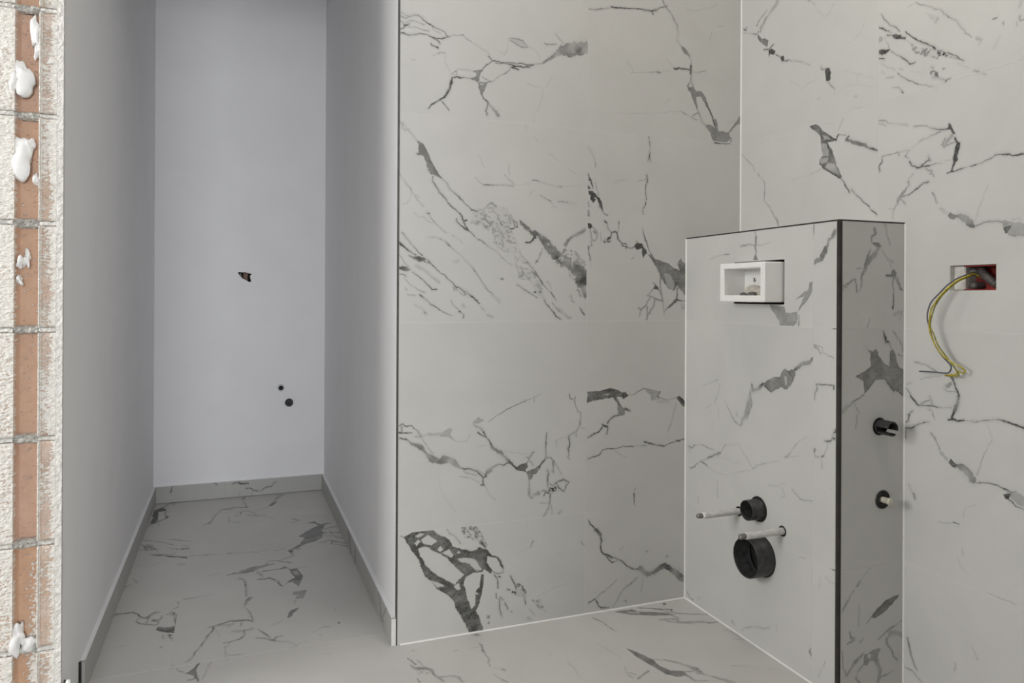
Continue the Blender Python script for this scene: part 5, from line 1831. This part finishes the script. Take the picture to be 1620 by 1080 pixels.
for bi in range(len(BZ) - 1):
    z0, z1 = BZ[bi] + 0.006, BZ[bi + 1] - 0.006
    if bi == 0: z0 = 0.0
    st = 0.0016
    nx, nz = int((XE1 - XE0) / st), max(4, int((z1 - z0) / st))
    X, Z = np.meshgrid(np.linspace(XE0, XE1, nx + 1), np.linspace(z0, z1, nz + 1), indexing='ij')
    sd = 300 + bi * 10
    mx, mz = X * 1000, Z * 1000
    fl_n = 0.5 * vnoise(mx + 0.45 * mz, mz * 2.3 - mx * 0.3, 6.5, sd) + 0.5 * vnoise(mx * 1.1 - 0.3 * mz, mz * 2.0, 3.6, sd + 1)
    cov = coverage(X, Z, sd)
    pm = np.clip((fl_n - (1 - cov) * 0.92) / 0.07, 0, 1)
    film = np.where(X > -0.8315, 0.40, np.where(X < -0.884, 0.50, 0.05)) * (0.55 + 0.9 * vnoise(mx, mz, 22, sd + 7))
    height = pm
    pm = np.maximum(pm, np.clip(film, 0, 0.85))
    Y = YBR + clay_profile(X)
    Y = Y - height * (0.0014 + 0.0034 * fl_n * fl_n) + 0.0008 * (vnoise(mx, mz, 14, sd + 2) - 0.5)
    Y = Y - np.where((X > -0.8385) & (X < -0.8305), 0.0016 + 0.004 * vnoise(mx * 0, mz, 5, sd + 8) * fl_n, 0)
    edge = np.clip(np.minimum(Z - z0, z1 - Z) / 0.004, 0, 1)
    Y = Y + (1 - edge) * 0.004
    verts = np.stack([X, Y, Z], -1).reshape(-1, 3)
    ii, jj = np.meshgrid(np.arange(nx), np.arange(nz), indexing='ij')
    k = lambda i, j: i * (nz + 1) + j
    q = np.stack([k(ii, jj), k(ii + 1, jj), k(ii + 1, jj + 1), k(ii, jj + 1)], -1).reshape(-1, 4)
    nvb = len(verts)
    bvert = [(x, YBR + 0.06, z) for x in (XE0, XE1) for z in (z0, z1)]
    bot = [int(k(i, 0)) for i in range(nx + 1)]
    top = [int(k(i, nz)) for i in range(nx + 1)]
    lft = [int(k(0, j)) for j in range(nz + 1)]
    rgt_ = [int(k(nx, j)) for j in range(nz + 1)]
    faces = q.tolist() + [bot[::-1] + [nvb, nvb + 2], top + [nvb + 3, nvb + 1], lft + [nvb + 1, nvb], rgt_[::-1] + [nvb + 2, nvb + 3]]
    ctr = np.array([(XE0 + XE1) / 2, YBR, (z0 + z1) / 2])
    me = bpy.data.meshes.new('clay_block')
    me.from_pydata((np.concatenate([verts, np.array(bvert)]) - ctr).tolist(), [], faces)
    at = me.attributes.new('plaster', 'FLOAT', 'POINT')
    at.data.foreach_set('value', np.concatenate([pm.reshape(-1), np.zeros(4)]).astype(np.float32))
    me.update()
    link('brick', me, BRICK, wl, tuple(ctr))


def lump_strip(name, mat, parent, x0, x1, z0, z1, y, amp, seed, step=0.0025, ragged=0.0):
    nx, nz = max(3, int((x1 - x0) / step)), max(3, int((z1 - z0) / step))
    X, Z = np.meshgrid(np.linspace(x0, x1, nx + 1), np.linspace(z0, z1, nz + 1), indexing='ij')
    n_ = 0.6 * vnoise(X * 1000, Z * 1000, 9, seed) + 0.4 * vnoise(X * 1000, Z * 1000, 3.5, seed + 1)
    Y = y - amp * (n_ - 0.25)
    if ragged:
        tx = (X - x0) / (x1 - x0)
        Y = np.where(tx < ragged * (0.3 + 1.2 * vnoise(X * 0, Z * 1000, 16, seed + 2)), y + 0.012, Y)
    else:
        tz = np.minimum(Z - z0, z1 - Z) / (z1 - z0)
        Y = Y + np.clip(0.2 - tz, 0, 1) * 0.05
    verts = np.stack([X, Y, Z], -1).reshape(-1, 3)
    ii, jj = np.meshgrid(np.arange(nx), np.arange(nz), indexing='ij')
    k = lambda i, j: i * (nz + 1) + j
    q = np.stack([k(ii, jj), k(ii + 1, jj), k(ii + 1, jj + 1), k(ii, jj + 1)], -1).reshape(-1, 4)
    mb = MB()
    mb.add(verts.tolist(), q.tolist(), False)
    return mb.build(name, mat, parent)


rnd = random.Random(5)
for bi, z in enumerate(BZ[1:-1]):
    lump_strip('mortar_joint', MORTAR, wl, -0.886, -0.834, z - 0.0085 - 0.003 * rnd.random(), z + 0.0085 + 0.003 * rnd.random(), YBR + 0.012, 0.018, 700 + bi * 5, 0.0018)
    lump_strip('mortar_joint', PLASTER, wl, -0.836, XE1, z - 0.0064, z + 0.0064, YBR + 0.0085, 0.011, 900 + bi * 5, 0.0018)
    lump_strip('mortar_joint', PLASTER, wl, XE0, -0.884, z - 0.0064, z + 0.0064, YBR + 0.004, 0.011, 800 + bi * 5, 0.0018)
# plaster edge of the painted face: a ragged vertical strip on the corner
lump_strip('plaster_edge', PLASTER, wl, -0.8085, -WN, 0.0, CEIL, YBR + 0.002, 0.006, 1200, 0.003, 0.35)
MB().box(-WN - 0.0135, -WN, YBR + 0.004, YBR + 0.0125, 0, CEIL).build('plaster_edge', PLASTER, wl)


def lump(name, mat, parent, c, rx, ry, rz, seed, sub=3, rough=0.35, flat=None):
    import bmesh
    bm = bmesh.new()
    bmesh.ops.create_icosphere(bm, subdivisions=sub, radius=1.0)
    for v in bm.verts:
        p = v.co
        n_ = float(vnoise(p.x * 10 + 40, p.z * 10 + p.y * 7 + 40, 7, seed)) - 0.5
        n2 = float(vnoise(p.x * 10 + p.y * 6 + 90, p.z * 10, 3.2, seed + 1)) - 0.5
        v.co = p * (1 + rough * 1.6 * n_ + rough * 0.7 * n2)
        v.co.x *= rx; v.co.y *= ry; v.co.z *= rz
    me = bpy.data.meshes.new(name)
    bm.to_mesh(me); bm.free()
    for pl in me.polygons: pl.use_smooth = True
    return link(name, me, mat, parent, tuple(Vector(c) - (parent.location if parent else Vector((0, 0, 0)))))


# daubs of white plaster on the blocks
for (c, r, sd_, rg) in (((-0.870, YBR + 0.006, 1.468), (0.019, 0.013, 0.029), 41, 0.75),
                       ((-0.880, YBR + 0.006, 1.452), (0.012, 0.012, 0.020), 43, 0.8),
                       ((-0.871, YBR + 0.008, 1.297), (0.021, 0.014, 0.046), 45, 0.35),
                       ((-0.858, YBR + 0.010, 1.318), (0.011, 0.011, 0.022), 47, 0.5),
                       ((-0.846, YBR + 0.010, 1.572), (0.009, 0.012, 0.034), 49, 0.7),
                       ((-0.842, YBR + 0.010, 1.530), (0.007, 0.012, 0.022), 51, 0.8),
                       ((-0.843, YBR + 0.010, 1.247), (0.006, 0.010, 0.013), 53, 0.8),
                       ((-0.870, YBR + 0.012, 1.065), (0.012, 0.012, 0.014), 57, 0.9),
                       ((-0.874, YBR + 0.012, 1.025), (0.008, 0.010, 0.010), 61, 0.8),
                       ((-0.862, YBR + 0.014, 1.072), (0.007, 0.009, 0.018), 63, 0.9),
                       ((-0.874, YBR + 0.011, 0.245), (0.013, 0.013, 0.028), 65, 0.8),
                       ((-0.850, YBR + 0.014, 0.226), (0.016, 0.012, 0.012), 67, 0.8)):
    lump('plaster_daub', DAUB, wl, c, *r, sd_, rough=rg)

# ------------------------------------------------------------------ cistern access frame on the half-height wall
FX = XBOX - 0.062
fy0, fy1, fz0, fz1 = -0.4575, -0.2625, 0.982, 1.0925
iy0, iy1, iz0, iz1 = -0.4385, -0.2815, 1.0005, 1.0765
cf = empty('cistern_access_frame', (XBOX, -0.36, fz0), 'white plastic flush box frame sticking out of the half-height wall', 'flush box')
fr = MB()
bk = XBOX + 0.055
fr.box(FX, bk, fy0, iy0 - 0.0, fz0, fz1, bev=0.003).box(FX, bk, iy1, fy1, fz0, fz1, bev=0.003)
fr.box(FX + 0.0004, bk, iy0 - 0.004, iy1 + 0.004, fz0, iz0, bev=0.002).box(FX + 0.0004, bk, iy0 - 0.004, iy1 + 0.004, iz1, fz1, bev=0.002)
fr.build('frame', WHITEP, cf, cf.location)
MB().box(XBOX + 0.013, XBOX + 0.020, iy0 - 0.003, iy1 + 0.003, iz0 - 0.003, iz1 + 0.003).build('back_plate', WHITEP, cf, cf.location)
MB().lathe((XBOX + 0.0131, -0.3273, 1.0458), (-1, 0, 0), [(0, 0.0065), (0.003, 0.0065), (0.003, 0.0032), (0.001, 0.0030)], 20).build('screw_ring', CHROME, cf, cf.location)
MB().lathe((XBOX + 0.0131, -0.3273, 1.0458), (-1, 0, 0), [(0.0012, 0.0032), (0.0014, 0.0001)], 16).build('screw', RUBBER, cf, cf.location)
BEIGE = simple('beige_dust', (0.62, 0.58, 0.51), 0.95, var=0.2, scale=60, bump=0.6, bscale=150)
for (c, r, sd_, m_) in (((XBOX + 0.000, -0.340, 1.003), (0.012, 0.036, 0.021), 71, BEIGE), ((XBOX - 0.016, -0.350, 1.0005), (0.010, 0.020, 0.011), 75, DUST),
                        ((XBOX - 0.020, -0.318, 1.0005), (0.010, 0.014, 0.008), 79, DUST)):
    lump('debris', m_, cf, c, *r, sd_)

# ------------------------------------------------------------------ drain and flush pipes
def hollow(mb, o, axis, r, wall, l0, l1, n=40, lip=0.0):
    pr = [(l0, r), (l1 - 0.001, r), (l1, r - 0.0006), (l1, r - wall + 0.0004), (l1 - 0.001, r - wall), (l0, r - wall), (l0 + 0.0005, 0.0005)]
    return mb.lathe(o, axis, pr, n)


dp = empty('drain_pipe', (XBOX, -0.377, 0.265), 'wide black drain pipe stub low on the half-height wall', 'pipe')
hollow(MB(), dp.location, (-1, 0, 0), 0.0552, 0.0032, -0.10, 0.055, 56).build('pipe_wall', DARKG, dp, dp.location)
MB().lathe(dp.location, (-1, 0, 0), [(0.004, 0.0520), (0.006, 0.0502), (-0.002, 0.0502), (-0.004, 0.0520)], 48).build('inner_seal', RUBBER, dp, dp.location)
MB().lathe(dp.location, (-1, 0, 0), [(-0.008, 0.0585), (0.0008, 0.0580), (0.0008, 0.0552)], 48).build('wall_gap_ring', RUBBER, dp, dp.location)

fp = empty('flush_pipe', (XBOX, -0.363, 0.393), 'narrower black flush pipe stub above the wide drain pipe', 'pipe')
hollow(MB(), fp.location, (-1, 0, 0), 0.0285, 0.0024, -0.10, 0.042, 48).build('pipe_wall', DARKG, fp, fp.location)
MB().lathe(fp.location, (-1, 0, 0), [(-0.008, 0.0360), (0.0015, 0.0352), (0.0025, 0.0335), (0.0018, 0.0315), (-0.006, 0.0310)], 48).build('rubber_collar', RUBBER, fp, fp.location)
MB().lathe(fp.location, (-1, 0, 0), [(-0.004, 0.0312), (0.010, 0.0296), (0.0105, 0.0286)], 48).build('seal_lip', BLACKP, fp, fp.location)


def rod(y, z, L, label, gap):
    r_ = empty('fixing_rod', (XBOX, y, z), label, 'fixing rod', 'toilet fixing rods')
    mb = MB()
    tip = 0.020
    mb.lathe(r_.location, (-1, 0, 0), [(-0.02, 0.0095), (L - tip, 0.0095), (L - tip + 0.0008, 0.0088), (L - tip + 0.0008, 0.006)], 24)
    mb.build('plastic_sleeve', SLEEVE, r_, r_.location)
    prof = [(L - tip - 0.002, 0.0056)]
    t = L - tip
    while t < L - 0.002:
        prof += [(t, 0.0072), (t + 0.0009, 0.0064)]
        t += 0.0018
    prof += [(L, 0.0060), (L, 0.0002)]
    MB().lathe(r_.location, (-1, 0, 0), prof, 20).build('threaded_tip', STEEL, r_, r_.location)
    MB().lathe(r_.location, (-1, 0, 0), [(-0.004, 0.0098), (0.0006, 0.0145), (0.0004, 0.0100)], 28).build('hole_ring', RUBBER, r_, r_.location)
    if gap:
        MB().lathe(r_.location, (-1, 0, 0), [(L - tip - 0.004, 0.0097), (L - tip + 0.003, 0.0085), (L - tip + 0.003, 0.0060)], 24).build('white_stop', WHITEP, r_, r_.location)
    return r_


rod(-0.277, 0.363, 0.146, 'pale fixing rod left of the narrower flush pipe', True)
rod(-0.461, 0.360, 0.142, 'pale fixing rod passing just above the wide drain pipe', False)

# ------------------------------------------------------------------ stubs on the narrow side of the half-height wall
s1 = empty('supply_sleeve', (1.097, YBOX, 0.670), 'black slotted plastic sleeve, upper stub on the narrow tiled side', 'pipe sleeve')
N = 40
slot = lambda i, k: not ((i in (1, 2, 3, 4, 5, 6)) and ((k % N) in (9, 10, 11, 12) or (k % N) in (24, 25, 26, 27)))
pr = [(-0.03, 0.0185), (0.008, 0.0185), (0.040, 0.0185), (0.041, 0.0179), (0.041, 0.0156), (0.040, 0.0152), (0.008, 0.0152), (-0.03, 0.0152)]
MB().lathe(s1.location, (0, -1, 0), pr, N, keep=slot).build('sleeve', BLACKP, s1, s1.location)
MB().lathe(s1.location, (0, -1, 0), [(-0.006, 0.0224), (0.001, 0.0222), (0.0014, 0.0206), (-0.002, 0.0186)], 36).build('collar', RUBBER, s1, s1.location)
MB().lathe(s1.location, (0, -1, 0), [(0.0, 0.0150), (0.004, 0.0001)], 30).build('plug', RUBBER, s1, s1.location)
s2 = empty('capped_supply', (1.108, YBOX, 0.484), 'black collar with an ivory plug, lower stub on the narrow tiled side', 'pipe stub')
MB().lathe(s2.location, (0, -1, 0), [(-0.008, 0.0238), (0.002, 0.0235), (0.0035, 0.0222), (0.003, 0.0205), (-0.004, 0.0195), (-0.004, 0.0170), (0.003, 0.0160), (0.003, 0.0145), (-0.006, 0.0140), (-0.006, 0.0001)], 40).build('collar', BLACKP, s2, s2.location)
IVORY = simple('ivory_plastic', (0.62, 0.60, 0.50), 0.5, var=0.1)
MB().lathe(s2.location, (0, -1, 0), [(-0.006, 0.0078), (0.020, 0.0078), (0.0205, 0.0092), (0.026, 0.0092), (0.0265, 0.0070), (0.0265, 0.0001)], 20).build('plug', IVORY, s2, s2.location)

# ------------------------------------------------------------------ electric box with loose wires on the right wall
eb = empty('socket_box', (XB + 0.03, -0.845, EZ0), 'red socket box sunk in the right wall tiles, wires hanging out', 'socket box')
rb = MB()
rb.box(XB + 0.050, XB + 0.055, EY0 + 0.002, EY1 - 0.03, EZ0 + 0.002, EZ1 - 0.002)
rb.box(XB + 0.008, XB + 0.055, EY0 + 0.0015, EY0 + 0.004, EZ0 + 0.002, EZ1 - 0.002)
rb.box(XB + 0.008, XB + 0.055, EY0 + 0.004, EY1 - 0.03, EZ1 - 0.0045, EZ1 - 0.002)
rb.box(XB + 0.008, XB + 0.055, EY0 + 0.004, EY1 - 0.03, EZ0 + 0.002, EZ0 + 0.0045)
rb.build('box_shell', RED, eb, eb.location)
MB().box(XB + 0.012, XB + 0.058, EY1 - 0.031, EY1 - 0.0015, EZ0 + 0.002, EZ1 - 0.002, bev=0.002).build('plaster_fill', PLASTER, eb, eb.location)
pts = catmull([(XB + 0.040, -0.836, 1.066), (XB + 0.024, -0.850, 1.056), (XB + 0.016, -0.868, 1.044), (XB + 0.018, -0.884, 1.030), (XB + 0.03, -0.896, 1.020)], 12)
MB().path(pts, [0.0088 + (0.0014 if i % 3 == 0 else 0.0) for i in range(len(pts))], 16).build('corrugated_conduit', CONDUIT, eb, eb.location)
for (y, z, r) in ((-0.829, 1.057, 0.0095), (-0.831, 1.026, 0.0085)):
    MB().lathe((XB + 0.05, y, z), (-1, 0, 0), [(0, r), (0.028, r), (0.034, r * 0.8), (0.036, r * 0.3), (0.036, 0.0002)], 20).build('grey_cap', simple('grey_cap_plastic', (0.13, 0.125, 0.12), 0.5), eb, eb.location)


def wall_pt(y, z, off):
    return (XB - off, y, z)


def wire(pts, r, mat, label):
    p = catmull(pts, 10)
    o = MB().path(p, r, 10).build('loose_wire', mat, None, tuple(p[0]))
    return tag(o, label, 'wire', 'wires hanging from the socket box')

wire([wall_pt(*q) for q in [(-0.8472, 1.049, -0.03), (-0.8356, 1.0564, -0.012), (-0.8366, 1.0516, 0.01), (-0.8219, 1.0429, 0.022), (-0.8038, 1.0281, 0.03), (-0.7821, 1.0041, 0.036), (-0.765, 0.9826, 0.04), (-0.7579, 0.9518, 0.042), (-0.7644, 0.9245, 0.042), (-0.7758, 0.887, 0.04), (-0.793, 0.8594, 0.036), (-0.8064, 0.8438, 0.032), (-0.8124, 0.8353, 0.03), (-0.8091, 0.8245, 0.028), (-0.7985, 0.8174, 0.026), (-0.7691, 0.8165, 0.024), (-0.7198, 0.814, 0.022)]],
     0.0017, GWIRE, 'grey loose wire bending away to the left at its end')
wire([wall_pt(*q) for q in [(-0.8473, 1.043, -0.03), (-0.8372, 1.0534, -0.012), (-0.8397, 1.0478, 0.012), (-0.8283, 1.0397, 0.026), (-0.8103, 1.0235, 0.034), (-0.7913, 1.0025, 0.039), (-0.7778, 0.9813, 0.043), (-0.7701, 0.969, 0.044), (-0.7676, 0.9506, 0.045), (-0.766, 0.9261, 0.045), (-0.771, 0.9041, 0.044), (-0.7809, 0.882, 0.042), (-0.7984, 0.8586, 0.038), (-0.8192, 0.8439, 0.033), (-0.8349, 0.8351, 0.028), (-0.8426, 0.8288, 0.024), (-0.8394, 0.8214, 0.022), (-0.8311, 0.8226, 0.022), (-0.8237, 0.8238, 0.022), (-0.8173, 0.8162, 0.022), (-0.7887, 0.8104, 0.02)]],
     0.0018, YWIRE, 'bright yellow loose wire with a doubled-back looped end')
wire([wall_pt(*q) for q in [(-0.8504, 1.04, -0.03), (-0.8388, 1.0519, -0.012), (-0.8382, 1.0449, 0.01), (-0.8259, 1.0361, 0.023), (-0.8096, 1.0206, 0.031), (-0.7922, 1.0011, 0.036), (-0.7787, 0.9782, 0.04), (-0.7703, 0.9522, 0.042), (-0.7666, 0.9277, 0.042), (-0.7755, 0.9083, 0.041), (-0.7847, 0.883, 0.038), (-0.8072, 0.8509, 0.032), (-0.8204, 0.8297, 0.026), (-0.826, 0.8148, 0.022), (-0.8112, 0.8114, 0.02), (-0.7905, 0.8098, 0.018)]],
     0.0017, YWIRE2, 'olive green loose wire hooked back at its end')
CRUMBS = [
    (0.8714, -0.0232, 0.0045, 'tiny dark crumb on the floor near the corner of the half-height wall'),
    (-0.1329, 0.2005, 0.0032, 'tiny dark crumb on the niche floor'),
    (-0.0064, 0.0535, 0.0026, 'tiny dark crumb at the end of the right skirting'),
]


# ------------------------------------------------------------------ niche end wall: water stub, capped outlet, broken hole
ws = empty('water_stub', (-0.214, DN, 0.528), 'small open water pipe stub, upper of two on the niche end wall', 'pipe stub')
MB().lathe(ws.location, (0, -1, 0), [(-0.001, 0.0168), (0.016, 0.0165), (0.018, 0.0150), (0.018, 0.0112), (0.002, 0.0108), (0.0015, 0.0001)], 32).build('fitting', simple('grey_fitting', (0.55, 0.55, 0.55), 0.4, metal=0.3), ws, ws.location)
MB().lathe(ws.location, (0, -1, 0), [(0.0175, 0.0111), (0.012, 0.0108), (0.0116, 0.0001)], 28).build('dark_bore', RUBBER, ws, ws.location)
co = empty('capped_outlet', (-0.173, DN, 0.451), 'dark capped pipe outlet, lower of two on the niche end wall', 'pipe stub')
prof = [(-0.03, 0.0192)]
for k_ in range(4):
    prof += [(0.001 + 0.0012 * k_ * 2, 0.0192), (0.0022 + 0.0012 * k_ * 2, 0.0184)]
prof += [(0.0115, 0.0185), (0.0120, 0.0165), (0.0085, 0.0155), (0.0080, 0.0060), (0.0105, 0.0055), (0.0105, 0.0001)]
MB().lathe(co.location, (0, -1, 0), prof, 32).build('cap', simple('dusty_black_plastic', (0.045, 0.045, 0.047), 0.55, var=0.9, scale=140), co, co.location)
hp = empty('conduit_in_hole', (-0.384, DN + 0.02, 1.06), 'dusty pipe seen inside the broken plaster hole of the niche', 'pipe')
MB().lathe((-0.384, DN + 0.026, 1.045), (0.05, 0, 1), [(0, 0.0125), (0.075, 0.0125)], 24).build('pipe_wall', ORANGE, hp, hp.location)
MB().path([(-0.409, DN + 0.008, 1.100), (-0.404, DN + 0.007, 1.088), (-0.3995, DN + 0.009, 1.074)], 0.0016, 8).build('wire_end', SLEEVE, hp, hp.location)

# ------------------------------------------------------------------ small things at the foot of the block wall and on the floor
ck = MB().path([(-0.776, -0.176, 0.0), (-0.779, -0.181, 0.06), (-0.7765, -0.187, 0.128), (-0.7755, -0.1885, 0.1355)], [0.0058, 0.0058, 0.0058, 0.0040], 14).build('conduit_stub', WHITEP, None, (-0.776, -0.176, 0.0))
tag(ck, 'white plastic conduit end rising beside the bare clay blocks', 'conduit')
bc = MB().path(catmull([(-0.7865, -0.168, 0.0), (-0.787, -0.171, 0.06), (-0.786, -0.169, 0.128)], 6), 0.0022, 10).build('cable_end', BLACKP, None, (-0.7865, -0.168, 0.0))
tag(bc, 'thin black cable end between clay blocks and white conduit', 'cable')
for (x, y, r, lab) in CRUMBS:
    o = lump('crumb', DUST if r > 0.003 else RUBBER, None, (x, y, r * 0.55), r, r * 0.9, r * 0.6, int(abs(x) * 1000) + 7, 2)
    tag(o, lab, 'debris', 'crumbs left on the floor')
